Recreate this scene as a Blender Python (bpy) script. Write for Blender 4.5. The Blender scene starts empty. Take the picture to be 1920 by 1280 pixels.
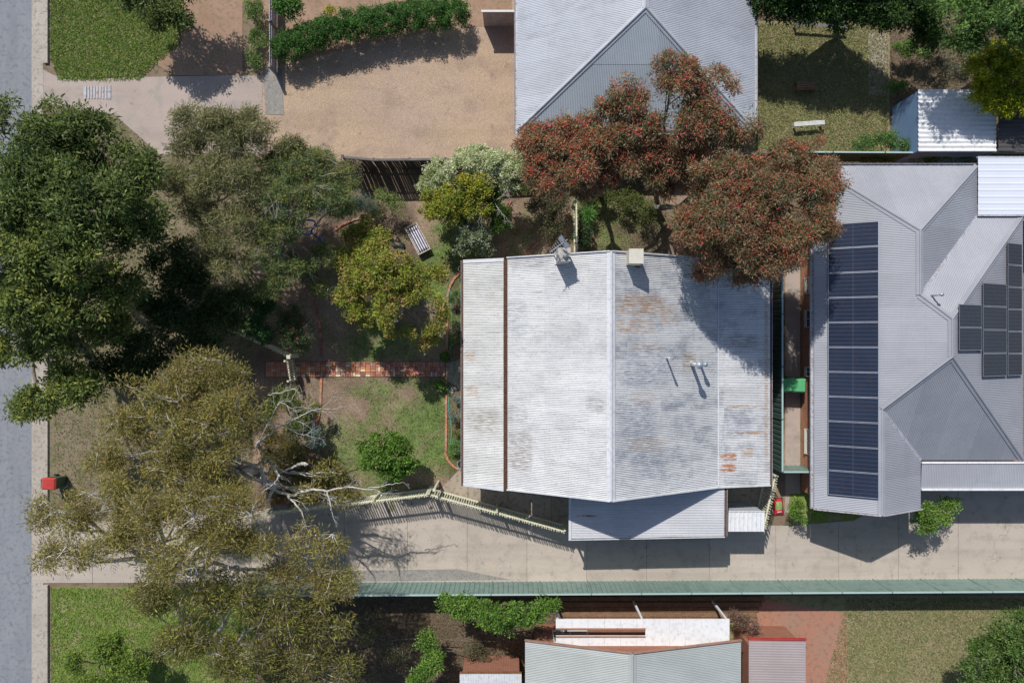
import bpy, math, random
import numpy as np
from mathutils import Matrix, Vector

R = math.radians
random.seed(7)
S = bpy.context.scene
COL = S.collection

# ------------------------------------------------------------------ camera, light, exposure
H = 34.0          # flying height of the drone in metres
F = 1280.0        # focal length in photo pixels (24 mm lens on a 36 mm wide sensor, 1920 px)
cd = bpy.data.cameras.new('camera'); cam = bpy.data.objects.new('camera', cd); COL.objects.link(cam)
cam.location = (0, 0, H); cam.rotation_euler = (0, 0, 0)
cd.lens = 24.0; cd.sensor_width = 36.0; cd.clip_start = 0.5; cd.clip_end = 900
S.camera = cam

SUN = Vector((-0.37, 0.85, 1.0)).normalized()        # towards the sun
sun_el = math.asin(SUN.z); sun_az = math.atan2(SUN.x, SUN.y)
w = bpy.data.worlds.new('World'); S.world = w; w.use_nodes = True
nt = w.node_tree; nt.nodes.clear()
wo = nt.nodes.new('ShaderNodeOutputWorld'); bg = nt.nodes.new('ShaderNodeBackground')
sk = nt.nodes.new('ShaderNodeTexSky'); sk.sky_type = 'NISHITA'; sk.sun_disc = False
sk.sun_elevation = sun_el; sk.sun_rotation = sun_az
bg.inputs['Strength'].default_value = 0.085
nt.links.new(sk.outputs[0], bg.inputs[0]); nt.links.new(bg.outputs[0], wo.inputs[0])
ld = bpy.data.lights.new('sun', 'SUN'); ld.energy = 3.85; ld.angle = R(0.6); ld.color = (1.0, 0.955, 0.89)
sun = bpy.data.objects.new('sun', ld); COL.objects.link(sun)
sun.rotation_euler = (-SUN).to_track_quat('-Z', 'Y').to_euler(); sun.location = (-20, 40, 60)
S.view_settings.view_transform = 'Standard'; S.view_settings.look = 'None'
S.view_settings.exposure = 0.14; S.view_settings.gamma = 1.0; S.view_settings.use_curve_mapping = False

# ------------------------------------------------------------------ helpers
def P(px, py, z=0.0):
    """Survey of the photograph: the ground plan point under photo pixel (px, py) of something z metres high."""
    k = (H - z) / F
    return Vector(((px - 960) * k, (640 - py) * k, z))
def G(pts, z=0.0): return [P(a, b, z) for a, b in pts]

WL = {}
def wl(o): return WL.get(o.name, Vector((0, 0, 0)))
def attach(o, p):
    o.parent = p; o.matrix_parent_inverse = Matrix.Translation(-wl(p))
def link(o, parent=None, loc=None):
    COL.objects.link(o)
    if loc is not None: o.location = loc; WL[o.name] = Vector(loc)
    if parent is not None: attach(o, parent)
    return o
def thing(name, label, cat, loc, group=None):
    o = bpy.data.objects.new(name, None); o.empty_display_size = 0.2
    link(o, None, Vector(loc)); o['label'] = label; o['category'] = cat
    if group: o['group'] = group
    return o
def tag(o, label, cat, group=None):
    o['label'] = label; o['category'] = cat
    if group: o['group'] = group
    return o
def struct(o): o['kind'] = 'structure'; return o
def stuff(o): o['kind'] = 'stuff'; return o

class MB:
    def __init__(s): s.v = []; s.f = []; s.m = []
    def quad(s, a, b, c, d, mi=0):
        n = len(s.v); s.v += [tuple(a), tuple(b), tuple(c), tuple(d)]; s.f.append((n, n+1, n+2, n+3)); s.m.append(mi)
    def poly(s, pts, mi=0):
        n = len(s.v); s.v += [tuple(p) for p in pts]; s.f.append(tuple(range(n, n+len(pts)))); s.m.append(mi)
    def box(s, x0, x1, y0, y1, z0, z1, mi=0, ax=None, o=None, taper=0.0):
        """box; ax = unit direction of local x in plan, o = its origin; taper insets the bottom"""
        n = len(s.v); t = taper
        c = [(x0+t, y0+t, z0), (x1-t, y0+t, z0), (x1-t, y1-t, z0), (x0+t, y1-t, z0), (x0, y0, z1), (x1, y0, z1), (x1, y1, z1), (x0, y1, z1)]
        if ax is not None:
            c = [(o[0]+p[0]*ax[0]-p[1]*ax[1], o[1]+p[0]*ax[1]+p[1]*ax[0], (o[2] if len(o) > 2 else 0)+p[2]) for p in c]
        s.v += c
        for q in ((0,3,2,1), (4,5,6,7), (0,1,5,4), (1,2,6,5), (2,3,7,6), (3,0,4,7)):
            s.f.append(tuple(n+i for i in q)); s.m.append(mi)
    def prism(s, pts, z0, z1, mi=0):
        n = len(s.v); k = len(pts)
        s.v += [(p[0], p[1], z0) for p in pts] + [(p[0], p[1], z1) for p in pts]
        s.f.append(tuple(range(n+k-1, n-1, -1))); s.f.append(tuple(range(n+k, n+2*k))); s.m += [mi, mi]
        for i in range(k):
            j = (i+1) % k; s.f.append((n+i, n+j, n+k+j, n+k+i)); s.m.append(mi)
    def tube(s, pts, rad, k=6, mi=0, cap=True):
        pts = [Vector(p) for p in pts]; m = len(pts); n = len(s.v)
        rad = [rad]*m if not hasattr(rad, '__len__') else rad
        up = Vector((0.13, 0.21, 1)).normalized(); pu = None
        for i, p in enumerate(pts):
            d = (pts[min(i+1, m-1)] - pts[max(i-1, 0)])
            d = d.normalized() if d.length > 1e-7 else Vector((0, 0, 1))
            u = (pu - d*pu.dot(d)) if pu is not None else d.cross(up if abs(d.dot(up)) < .95 else Vector((1, 0, 0)))
            if u.length < 1e-6: u = d.orthogonal()
            u.normalize(); pu = u; v = d.cross(u)
            for j in range(k):
                a = 2*math.pi*j/k; q = p + (u*math.cos(a) + v*math.sin(a))*rad[i]; s.v.append(tuple(q))
        for i in range(m-1):
            for j in range(k):
                a = n+i*k+j; b = n+i*k+(j+1) % k; s.f.append((a, b, b+k, a+k)); s.m.append(mi)
        if cap:
            s.f.append(tuple(n+j for j in range(k-1, -1, -1))); s.f.append(tuple(n+(m-1)*k+j for j in range(k))); s.m += [mi, mi]
    def lathe(s, prof, c, k=20, mi=0):
        n = len(s.v)
        for r, z in prof:
            for j in range(k):
                a = 2*math.pi*j/k; s.v.append((c[0]+r*math.cos(a), c[1]+r*math.sin(a), c[2]+z))
        for i in range(len(prof)-1):
            for j in range(k):
                a = n+i*k+j; b = n+i*k+(j+1) % k; s.f.append((a, b, b+k, a+k)); s.m.append(mi)
    def mesh(s, name, mats):
        me = bpy.data.meshes.new(name); me.from_pydata(s.v, [], s.f)
        for m in (mats if isinstance(mats, (list, tuple)) else [mats]): me.materials.append(m)
        if any(s.m): me.polygons.foreach_set('material_index', s.m)
        me.update(); return me
    def build(s, name, mats, parent=None, smooth=False, origin=None):
        if parent is None:                                   # top-level: put the origin at the foot of the thing
            a = np.array(s.v); o = Vector(((a[:,0].min()+a[:,0].max())/2, (a[:,1].min()+a[:,1].max())/2, a[:,2].min())) if origin is None else Vector(origin)
            s.v = [(p[0]-o.x, p[1]-o.y, p[2]-o.z) for p in s.v]
        me = s.mesh(name, mats)
        if smooth: me.polygons.foreach_set('use_smooth', [True]*len(me.polygons))
        ob = bpy.data.objects.new(name, me)
        return link(ob, parent, o if parent is None else None)

def np_mesh(name, V, Fq, mat, col=None, parent=None, smooth=False, shift=None):
    """fast mesh from numpy: V (n,3), Fq (m,3 or 4), col (n,3) per vertex"""
    V = np.asarray(V, np.float64); o = None
    if parent is None:
        o = Vector((float((V[:,0].min()+V[:,0].max())/2), float((V[:,1].min()+V[:,1].max())/2), float(V[:,2].min()))) if shift is None else Vector(shift)
        V = V - np.array(o)
    me = bpy.data.meshes.new(name); me.vertices.add(len(V)); me.vertices.foreach_set('co', V.astype(np.float32).ravel())
    k = Fq.shape[1]; me.loops.add(Fq.size); me.loops.foreach_set('vertex_index', Fq.astype(np.int32).ravel())
    me.polygons.add(len(Fq)); me.polygons.foreach_set('loop_start', np.arange(0, Fq.size, k, dtype=np.int32))
    me.polygons.foreach_set('loop_total', np.full(len(Fq), k, np.int32))
    if smooth: me.polygons.foreach_set('use_smooth', np.ones(len(Fq), bool))
    me.materials.append(mat); me.update(calc_edges=True)
    if col is not None:
        a = me.color_attributes.new('tone', 'FLOAT_COLOR', 'POINT')
        c = np.ones((len(V), 4), np.float32); c[:, :3] = col; a.data.foreach_set('color', c.ravel())
    ob = bpy.data.objects.new(name, me)
    return link(ob, parent, o)

def _hash(ix, iy, s): 
    n = (ix*374761393 + iy*668265263 + s*1442695) & 0x7fffffff
    n = ((n ^ (n >> 13)) * 1274126177) & 0x7fffffff
    return ((n ^ (n >> 16)) & 0xffff) / 65535.0
def vnoise(x, y, s=0):
    x = np.asarray(x, float); y = np.asarray(y, float)
    ix = np.floor(x).astype(np.int64); iy = np.floor(y).astype(np.int64); fx = x-ix; fy = y-iy
    fx = fx*fx*(3-2*fx); fy = fy*fy*(3-2*fy)
    a = _hash(ix, iy, s); b = _hash(ix+1, iy, s); c = _hash(ix, iy+1, s); d = _hash(ix+1, iy+1, s)
    return (a*(1-fx)+b*fx)*(1-fy) + (c*(1-fx)+d*fx)*fy
def fbm(x, y, s=0, o=4):
    r = 0; a = .5; t = 0
    for i in range(o): r = r + a*vnoise(x*2**i, y*2**i, s+i*17); t += a; a *= .5
    return r/t

# ------------------------------------------------------------------ materials
def base_mat(name, rough=0.8, spec=0.3, metal=0.0):
    m = bpy.data.materials.new(name); m.use_nodes = True; n = m.node_tree; b = n.nodes['Principled BSDF']
    b.inputs['Roughness'].default_value = rough; b.inputs['Metallic'].default_value = metal
    b.inputs['Specular IOR Level'].default_value = spec
    return m, n, b
def nnode(n, t, **kw):
    x = n.nodes.new(t)
    for k, v in kw.items(): setattr(x, k, v)
    return x
def geo_pos(n, scale=(1, 1, 1), obj=False):
    if obj: g = nnode(n, 'ShaderNodeTexCoord').outputs['Object']
    else: g = nnode(n, 'ShaderNodeNewGeometry').outputs['Position']
    mp = nnode(n, 'ShaderNodeMapping'); n.links.new(g, mp.inputs[0]); mp.inputs['Scale'].default_value = scale
    return mp.outputs[0]
def noise(n, vec, scale, detail=4, rough=.6, lo=.35, hi=.65):
    t = nnode(n, 'ShaderNodeTexNoise'); n.links.new(vec, t.inputs['Vector'])
    t.inputs['Scale'].default_value = scale; t.inputs['Detail'].default_value = detail; t.inputs['Roughness'].default_value = rough
    r = nnode(n, 'ShaderNodeMapRange'); r.inputs[1].default_value = lo; r.inputs[2].default_value = hi
    n.links.new(t.outputs[0], r.inputs[0]); return r.outputs[0]
def mixc(n, fac, a, b, blend='MIX'):
    x = nnode(n, 'ShaderNodeMix', data_type='RGBA', blend_type=blend)
    for i, v in ((0, fac), (6, a), (7, b)):
        if isinstance(v, (int, float)): x.inputs[i].default_value = v
        elif isinstance(v, (tuple, list)): x.inputs[i].default_value = (*v[:3], 1)
        else: n.links.new(v, x.inputs[i])
    return x.outputs[2]
def mathn(n, op, a, b=0.0, c=None, clamp=False):
    x = nnode(n, 'ShaderNodeMath', operation=op); x.use_clamp = clamp
    for i, v in enumerate((a, b, c)):
        if v is None: continue
        if isinstance(v, (int, float)): x.inputs[i].default_value = v
        else: n.links.new(v, x.inputs[i])
    return x.outputs[0]
def bump(n, b, h, strength=.3, dist=.02):
    x = nnode(n, 'ShaderNodeBump'); x.inputs['Strength'].default_value = strength; x.inputs['Distance'].default_value = dist
    n.links.new(h, x.inputs['Height']); n.links.new(x.outputs[0], b.inputs['Normal'])
def mottled(name, c1, c2, c3=None, s1=1.2, s2=9, s3=60, rough=.85, spec=.25, bmp=.25, metal=0, fine=.35, obj=False, var=0.0, sc=(1,1,1), tracks=None, cracks=0):
    """two colours mixed by broad noise, a third in small spots, fine grain"""
    m, n, b = base_mat(name, rough, spec, metal); v = geo_pos(n, sc, obj)
    a = noise(n, v, s1, 5); c = mixc(n, a, c1, c2)
    if c3 is not None: c = mixc(n, noise(n, v, s2, 4, .6, .5, .66), c, c3)
    f = noise(n, v, s3, 2, .5, .25, .75)
    if tracks:                                           # wear drawn out along the line of travel
        tv = noise(n, geo_pos(n, tracks), 1.0, 4, .6, .46, .62); c = mixc(n, mathn(n, 'MULTIPLY', tv, .22), c, tuple(q*.55 for q in c1))
        sp = noise(n, v, 2.3, 2, .5, .66, .70); c = mixc(n, mathn(n, 'MULTIPLY', sp, .35), c, tuple(q*.45 for q in c1))
    if cracks:
        vo = nnode(n, 'ShaderNodeTexVoronoi', feature='DISTANCE_TO_EDGE'); vo.inputs['Scale'].default_value = cracks
        wn = nnode(n, 'ShaderNodeTexNoise'); wn.inputs['Scale'].default_value = 1.7; wn.inputs['Detail'].default_value = 5; n.links.new(v, wn.inputs['Vector'])
        ad = nnode(n, 'ShaderNodeVectorMath', operation='ADD'); n.links.new(v, ad.inputs[0]); n.links.new(wn.outputs['Color'], ad.inputs[1]); n.links.new(ad.outputs[0], vo.inputs['Vector'])
        ck = mathn(n, 'MULTIPLY', mathn(n, 'LESS_THAN', vo.outputs['Distance'], .012*cracks), noise(n, v, .8, 2, .5, .45, .6)); c = mixc(n, mathn(n, 'MULTIPLY', ck, .55), c, tuple(q*.35 for q in c1))
    c = mixc(n, fine, c, mixc(n, f, (.25, .25, .25), (1.5, 1.5, 1.5)), 'MULTIPLY') if fine else c
    if var:
        oi = nnode(n, 'ShaderNodeObjectInfo'); r = nnode(n, 'ShaderNodeMapRange'); n.links.new(oi.outputs['Random'], r.inputs[0])
        r.inputs[3].default_value = 1-var; r.inputs[4].default_value = 1+var*.6
        hs = nnode(n, 'ShaderNodeHueSaturation'); n.links.new(c, hs.inputs['Color']); n.links.new(r.outputs[0], hs.inputs['Value']); c = hs.outputs[0]
    n.links.new(c, b.inputs['Base Color'])
    if bmp: bump(n, b, f, bmp, .01)
    return m
def leaf_mat(name, trans=.28, rough=.5, spec=.25):
    m, n, b = base_mat(name, rough, spec)
    a = nnode(n, 'ShaderNodeAttribute', attribute_name='tone'); n.links.new(a.outputs['Color'], b.inputs['Base Color'])
    t = nnode(n, 'ShaderNodeBsdfTranslucent'); n.links.new(a.outputs['Color'], t.inputs['Color'])
    mx = nnode(n, 'ShaderNodeMixShader'); mx.inputs[0].default_value = trans
    n.links.new(b.outputs[0], mx.inputs[1]); n.links.new(t.outputs[0], mx.inputs[2])
    n.links.new(mx.outputs[0], n.nodes['Material Output'].inputs[0]); return m
def tone_mat(name, rough=.95, grain=40, bmp=.4):
    m, n, b = base_mat(name, rough, .15); v = geo_pos(n)
    a = nnode(n, 'ShaderNodeAttribute', attribute_name='tone')
    f = noise(n, v, grain, 4, .7, .3, .7); f2 = noise(n, v, grain*.28, 3, .6, .3, .7)
    c = mixc(n, .55, a.outputs['Color'], mixc(n, f, (.30, .27, .23), (1.9, 1.9, 1.85)), 'MULTIPLY')
    c = mixc(n, .35, c, mixc(n, f2, (.4, .4, .36), (1.8, 1.8, 1.8)), 'MULTIPLY')
    n.links.new(c, b.inputs['Base Color']); bump(n, b, f, bmp, .02); return m

M = {}
M['leaf'] = leaf_mat('leaf', .42); M['tone'] = tone_mat('yard_soil')
M['dirt'] = mottled('dirt', (.20,.145,.10), (.26,.20,.145), (.13,.12,.06), .5, 4, 50, .95, .1, .4)
M['asphalt'] = mottled('asphalt', (.24,.255,.285), (.27,.285,.31), (.20,.21,.235), .9, 5, 40, .9, .2, .3, tracks=(1.3,.12,1), cracks=.28)
M['kerb'] = mottled('kerb_concrete', (.40,.36,.31), (.47,.43,.38), (.30,.26,.22), .7, 6, 60)
M['nlawn'] = mottled('green_lawn', (.15,.235,.04), (.23,.26,.08), (.31,.26,.15), .9, 1.4, 30, .95, .1, .5, fine=.6)
M['drylawn'] = mottled('dry_lawn', (.25,.245,.11), (.33,.27,.17), (.18,.21,.08), .5, 3, 55, .95, .1, .5, fine=.6)
M['pinkpath'] = mottled('red_dirt', (.33,.215,.15), (.40,.27,.20), (.24,.20,.13), .6, 5, 60, .95, .1, .3)
M['gravel'] = mottled('tan_gravel', (.50,.37,.255), (.45,.34,.27), (.40,.30,.23), .22, .7, 30, .95, .15, .5, fine=.6, tracks=(.16,.9,1))
M['verge'] = mottled('verge_soil', (.20,.175,.11), (.28,.23,.16), (.13,.15,.06), .6, 3, 45, .95, .1, .6, fine=.7)
M['drive'] = mottled('driveway_concrete', (.47,.415,.355), (.52,.455,.395), (.42,.37,.32), .3, 1.5, 60, .85, .25, .15, var=.07, tracks=(.10,1.5,1), cracks=.22)
M['oldconc'] = mottled('old_driveway', (.42,.35,.31), (.47,.395,.35), (.37,.33,.30), .4, 1.5, 60, .9, .2, .2, tracks=(.14,1.1,1), cracks=.25)
M['slab'] = mottled('path_concrete', (.36,.30,.235), (.41,.35,.28), (.24,.20,.16), .9, 5, 60, .85, .25, .2, var=.08)
M['mulch'] = mottled('mulch', (.15,.105,.075), (.23,.17,.125), (.10,.085,.05), .8, 7, 35, .95, .1, .8, fine=.7)
M['terra'] = mottled('terracotta_paving', (.42,.20,.13), (.36,.22,.16), (.28,.17,.13), .7, 4, 50)
M['cream'] = mottled('cream_paint', (.62,.62,.46), (.68,.67,.52), (.48,.46,.34), 2, 12, 60, .6, .3, .1, fine=.15)
M['paling'] = mottled('grey_timber', (.10,.085,.075), (.16,.14,.125), (.06,.05,.045), 3, 14, 70, .9, .15, .4, var=.3)
M['cap'] = mottled('weathered_cap', (.13,.125,.125), (.19,.18,.18), None, 3, 10, 70)
M['gfence'] = mottled('green_steel', (.17,.26,.235), (.20,.285,.26), (.14,.21,.19), .4, 3, 40, .5, .4, .03, fine=.1, var=.06)
M['dfence'] = mottled('dark_green_steel', (.055,.10,.085), (.07,.12,.10), None, .6, 3, 40, .45, .4, .03, fine=.1)
M['aqua'] = mottled('aqua_steel', (.36,.50,.48), (.40,.54,.52), None, .6, 3, 40, .45, .4, .03, fine=.1)
M['white'] = mottled('white_paint', (.74,.75,.77), (.80,.81,.82), (.64,.65,.66), .8, 6, 60, .5, .4, .03, fine=.1)
M['patio'] = mottled('patio_sheet', (.66,.70,.80), (.70,.74,.84), None, .4, 6, 60, .5, .4, .03, fine=.08)
M['ccrea'] = mottled('render_cream', (.60,.58,.50), (.66,.64,.56), (.54,.50,.42), 2, 8, 60, .85, .2, .2)
M['cgrey'] = mottled('render_grey', (.46,.44,.41), (.52,.50,.46), (.40,.38,.35), 2, 8, 60, .85, .2, .2)
M['gutrust'] = mottled('gutter_rust', (.085,.055,.045), (.13,.08,.06), (.20,.12,.09), 6, 30, 80)
M['rust'] = mottled('rust', (.20,.09,.04), (.30,.15,.07), (.12,.06,.04), 4, 20, 80)
M['litter'] = mottled('gutter_litter', (.07,.045,.035), (.12,.07,.05), (.22,.12,.07), 12, 40, 90, .95, .1, .8, fine=.7)
M['gutter'] = mottled('gutter_steel', (.42,.44,.50), (.50,.52,.58), (.30,.22,.18), 1.5, 9, 60, .45, .4, .05)
M['flash'] = mottled('flashing', (.60,.62,.66), (.68,.69,.72), (.50,.52,.56), .8, 7, 60, .45, .4, .05, fine=.15)
M['pvc'] = mottled('vent_pipe', (.66,.67,.70), (.72,.73,.75), None, 2, 9, 60, .5, .4, .03, fine=.1)
M['cowl'] = mottled('vent_cowl', (.38,.43,.48), (.45,.50,.55), None, 4, 9, 60, .35, .5, .03, metal=.3)
M['black'] = mottled('black_plastic', (.02,.02,.022), (.035,.035,.037), None, 3, 9, 60, .5, .4, .05)
M['darkgl'] = mottled('window_glass', (.03,.035,.045), (.05,.055,.065), None, 1, 5, 50, .08, .6, 0, fine=0)
M['frame'] = mottled('window_frame', (.62,.60,.58), (.66,.64,.62), None, 2, 9, 60, .5, .4, .03, fine=.1)
M['alu'] = mottled('aluminium', (.42,.45,.52), (.52,.55,.62), None, 3, 9, 60, .35, .5, .02, metal=.5, fine=.1)
M['teal'] = mottled('teal_hose', (.06,.33,.27), (.09,.40,.33), None, 3, 9, 60, .45, .4, .02, fine=.1)
M['blue'] = mottled('blue_hose', (.02,.16,.50), (.03,.22,.62), None, 3, 9, 60, .4, .4, .02, fine=.1)
M['navy'] = mottled('navy_stripe', (.045,.035,.075), (.06,.05,.10), None, 3, 9, 90, .9, .1, .1)
M['cloth'] = mottled('white_cloth', (.66,.66,.74), (.72,.72,.78), None, 3, 9, 90, .9, .1, .1, fine=.1)
M['wtimber'] = mottled('pale_timber', (.46,.40,.36), (.55,.49,.45), (.30,.24,.20), 4, 14, 80)
M['brown'] = mottled('brown_timber', (.20,.12,.075), (.27,.17,.10), (.14,.08,.05), 3, 14, 80, var=.2)
M['bark_w'] = mottled('white_bark', (.50,.48,.46), (.62,.60,.58), (.24,.22,.21), 2.5, 7, 50, .9, .1, .4)
M['bark_g'] = mottled('grey_bark', (.19,.165,.145), (.27,.24,.21), (.12,.10,.09), 3, 9, 60, .9, .1, .5)
M['bark_t'] = mottled('pale_twig', (.33,.30,.26), (.42,.39,.34), None, 3, 9, 60, .9, .1, .2)
M['panel'] = mottled('solar_cell', (.018,.026,.050), (.022,.032,.060), (.03,.03,.045), .8, 4, 30, .16, .5, 0, fine=0, var=.12)
M['busbar'] = mottled('solar_line', (.075,.09,.13), (.09,.105,.15), None, 3, 9, 60, .3, .4, 0, fine=0)
M['binlid'] = mottled('bin_lid_green', (.10,.42,.18), (.12,.46,.21), None, 3, 9, 60, .45, .4, .03, fine=.1)
M['binred'] = mottled('bin_lid_red', (.42,.04,.035), (.50,.06,.05), None, 3, 9, 60, .45, .4, .03, fine=.1)
M['bin'] = mottled('bin_body', (.03,.07,.04), (.04,.09,.05), None, 3, 9, 60, .5, .4, .03, fine=.1)
M['pot'] = mottled('pot_stone', (.48,.45,.38), (.56,.53,.46), None, 5, 14, 60)
M['bluewall'] = mottled('blue_cladding', (.16,.27,.45), (.19,.31,.50), None, 1, 5, 50, .6, .3, .05, fine=.15)
M['wall'] = mottled('weatherboard', (.55,.55,.50), (.60,.60,.55), None, 1, 5, 50, .7, .3, .1, fine=.15)
M['bluepot'] = mottled('blue_grey_glaze', (.28,.34,.42), (.34,.40,.48), None, 4, 9, 60, .35, .5, .05)
M['red'] = mottled('red_print', (.60,.02,.03), (.66,.03,.04), None, 4, 9, 60, .4, .4, .05, fine=.1)
M['greenp'] = mottled('green_print', (.05,.28,.09), (.40,.33,.06), (.55,.50,.45), 9, 22, 60, .4, .4, .05, fine=.1)
M['stone'] = mottled('block_stone', (.27,.26,.24), (.34,.32,.30), (.2,.19,.18), 4, 14, 60, .9, .2, .4)
M['tile'] = mottled('orange_tile', (.46,.15,.07), (.54,.20,.10), (.3,.12,.07), 4, 14, 60, .85, .2, .2, var=.2)

BRK = {}
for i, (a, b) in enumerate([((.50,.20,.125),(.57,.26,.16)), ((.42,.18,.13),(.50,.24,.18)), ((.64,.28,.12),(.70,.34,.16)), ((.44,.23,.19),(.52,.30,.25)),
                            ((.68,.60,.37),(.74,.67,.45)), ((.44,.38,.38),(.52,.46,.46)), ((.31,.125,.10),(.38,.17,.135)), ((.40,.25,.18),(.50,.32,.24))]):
    BRK[i] = mottled('brick_colour_%d' % i, a, b, None, 9, 20, 80, .9, .15, .3, var=.12)

def brick_wall_mat(name, c1, c2, mortar):
    m, n, b = base_mat(name, .9, .15)
    g = nnode(n, 'ShaderNodeNewGeometry'); s = nnode(n, 'ShaderNodeSeparateXYZ'); n.links.new(g.outputs['Position'], s.inputs[0])
    c = nnode(n, 'ShaderNodeCombineXYZ'); n.links.new(mathn(n, 'ADD', s.outputs[0], s.outputs[1]), c.inputs[0]); n.links.new(s.outputs[2], c.inputs[1])
    t = nnode(n, 'ShaderNodeTexBrick'); n.links.new(c.outputs[0], t.inputs[0]); t.inputs['Scale'].default_value = 1
    t.inputs['Brick Width'].default_value = .24; t.inputs['Row Height'].default_value = .086; t.inputs['Mortar Size'].default_value = .008
    t.inputs['Color1'].default_value = (*c1, 1); t.inputs['Color2'].default_value = (*c2, 1); t.inputs['Mortar'].default_value = (*mortar, 1)
    n.links.new(t.outputs[0], b.inputs['Base Color']); bump(n, b, t.outputs[1], -.4, .01); return m
M['brickwall'] = brick_wall_mat('orange_brickwork', (.40,.15,.075), (.50,.21,.11), (.42,.37,.32))
M['redwall'] = brick_wall_mat('red_brickwork', (.26,.09,.055), (.34,.13,.075), (.30,.25,.21))

def roof_mat(name, light, dark, lightc=.62, blobs=(), grey=.25, streak=.25, dirx=True, metal=0.0, rough=.5, var=.08, small=.5, pitch=0, valley=.0):
    """painted corrugated iron: worn patches, dark drip streaks down the slope, rust blobs at (x, y, rx, ry, amount)"""
    m, n, b = base_mat(name, rough, .35, metal)
    st = (0.5, 7, 1) if dirx else (7, .5, 1)
    v = geo_pos(n); vs = geo_pos(n, st)
    g0 = nnode(n, 'ShaderNodeNewGeometry'); s0 = nnode(n, 'ShaderNodeSeparateXYZ'); n.links.new(g0.outputs['Position'], s0.inputs[0])
    ia, ib = (0, 1) if dirx else (1, 0)                  # every sheet length between two purlins has weathered by itself
    cv = nnode(n, 'ShaderNodeCombineXYZ'); n.links.new(mathn(n, 'FLOOR', mathn(n, 'DIVIDE', s0.outputs[ia], 1.62)), cv.inputs[0]); n.links.new(mathn(n, 'FLOOR', mathn(n, 'DIVIDE', s0.outputs[ib], .762)), cv.inputs[1])
    wn = nnode(n, 'ShaderNodeTexWhiteNoise', noise_dimensions='2D'); n.links.new(cv.outputs[0], wn.inputs['Vector']); cell = wn.outputs['Value']
    c = mixc(n, noise(n, v, .55, 5, .62, .42, .62), light, tuple(l*.90 for l in light))
    c = mixc(n, mathn(n, 'MULTIPLY', mathn(n, 'POWER', cell, 2.0), .12+.5*grey), c, tuple(.5*l+.5*d for l, d in zip(light, dark)))
    pf = mathn(n, 'FRACT', mathn(n, 'DIVIDE', s0.outputs[ia], .81)); pl = mathn(n, 'LESS_THAN', pf, .022)
    c = mixc(n, mathn(n, 'MULTIPLY', mathn(n, 'MULTIPLY', pl, noise(n, v, 3, 2, .5, .4, .6)), .30), c, tuple(d*.8 for d in dark))
    c = mixc(n, mathn(n, 'MULTIPLY', noise(n, geo_pos(n, (1, 1.8, 1) if dirx else (1.8, 1, 1)), 1.1, 7, .78, .50-.1*grey, .62), mathn(n, 'MULTIPLY', mathn(n, 'ADD', mathn(n, 'MULTIPLY', cell, 1.7), .15), grey*1.2), clamp=True), c, dark)
    c = mixc(n, mathn(n, 'MULTIPLY', noise(n, vs, 2.6, 5, .75, .56, .70), streak), c, tuple(d*.55 for d in dark))
    c = mixc(n, mathn(n, 'MULTIPLY', noise(n, geo_pos(n, (3, 9, 1) if dirx else (9, 3, 1)), 3.0, 4, .8, .62, .68), small), c, (.07,.055,.045))
    g = nnode(n, 'ShaderNodeNewGeometry'); s = nnode(n, 'ShaderNodeSeparateXYZ'); n.links.new(g.outputs['Position'], s.inputs[0])
    if pitch:                                        # patchy valley grime, darkened further to stand in for shade between ribs
        ph = mathn(n, 'SINE', mathn(n, 'MULTIPLY', s.outputs[1 if dirx else 0], 2*math.pi/pitch))
        vy = mathn(n, 'MULTIPLY', mathn(n, 'SUBTRACT', -.15, ph, clamp=True), mathn(n, 'ADD', .55, mathn(n, 'MULTIPLY', noise(n, vs, 1.5, 5, .7, .4, .62), .6)))
        c = mixc(n, mathn(n, 'MULTIPLY', vy, valley, clamp=True), c, (.10,.105,.115))
        c = mixc(n, mathn(n, 'MULTIPLY', noise(n, geo_pos(n, (.7, 13, 1) if dirx else (13, .7, 1)), 5.0, 5, .8, .56, .68), valley*.7, clamp=True), c, (.20,.19,.18))
    rn = noise(n, geo_pos(n, (1.2, 6, 1) if dirx else (6, 1.2, 1)), 2.2, 5, .75, .42, .60)
    for (x, y, rx, ry, amt, cl) in blobs:
        dx = mathn(n, 'DIVIDE', mathn(n, 'SUBTRACT', s.outputs[0], x), rx); dy = mathn(n, 'DIVIDE', mathn(n, 'SUBTRACT', s.outputs[1], y), ry)
        dx = mathn(n, 'POWER', mathn(n, 'ABSOLUTE', dx), 4); dy = mathn(n, 'POWER', mathn(n, 'ABSOLUTE', dy), 4)
        k = mathn(n, 'SUBTRACT', 1.15, mathn(n, 'ADD', dx, dy), clamp=True)
        c = mixc(n, mathn(n, 'MULTIPLY', mathn(n, 'MULTIPLY', k, rn), amt, clamp=True), c, cl)
    if var:
        oi = nnode(n, 'ShaderNodeObjectInfo'); r = nnode(n, 'ShaderNodeMapRange'); n.links.new(oi.outputs['Random'], r.inputs[0])
        r.inputs[3].default_value = 1-var; r.inputs[4].default_value = 1+var*.4
        hs = nnode(n, 'ShaderNodeHueSaturation'); n.links.new(c, hs.inputs['Color']); n.links.new(r.outputs[0], hs.inputs['Value']); c = hs.outputs[0]
    n.links.new(c, b.inputs['Base Color']); return m

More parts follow.
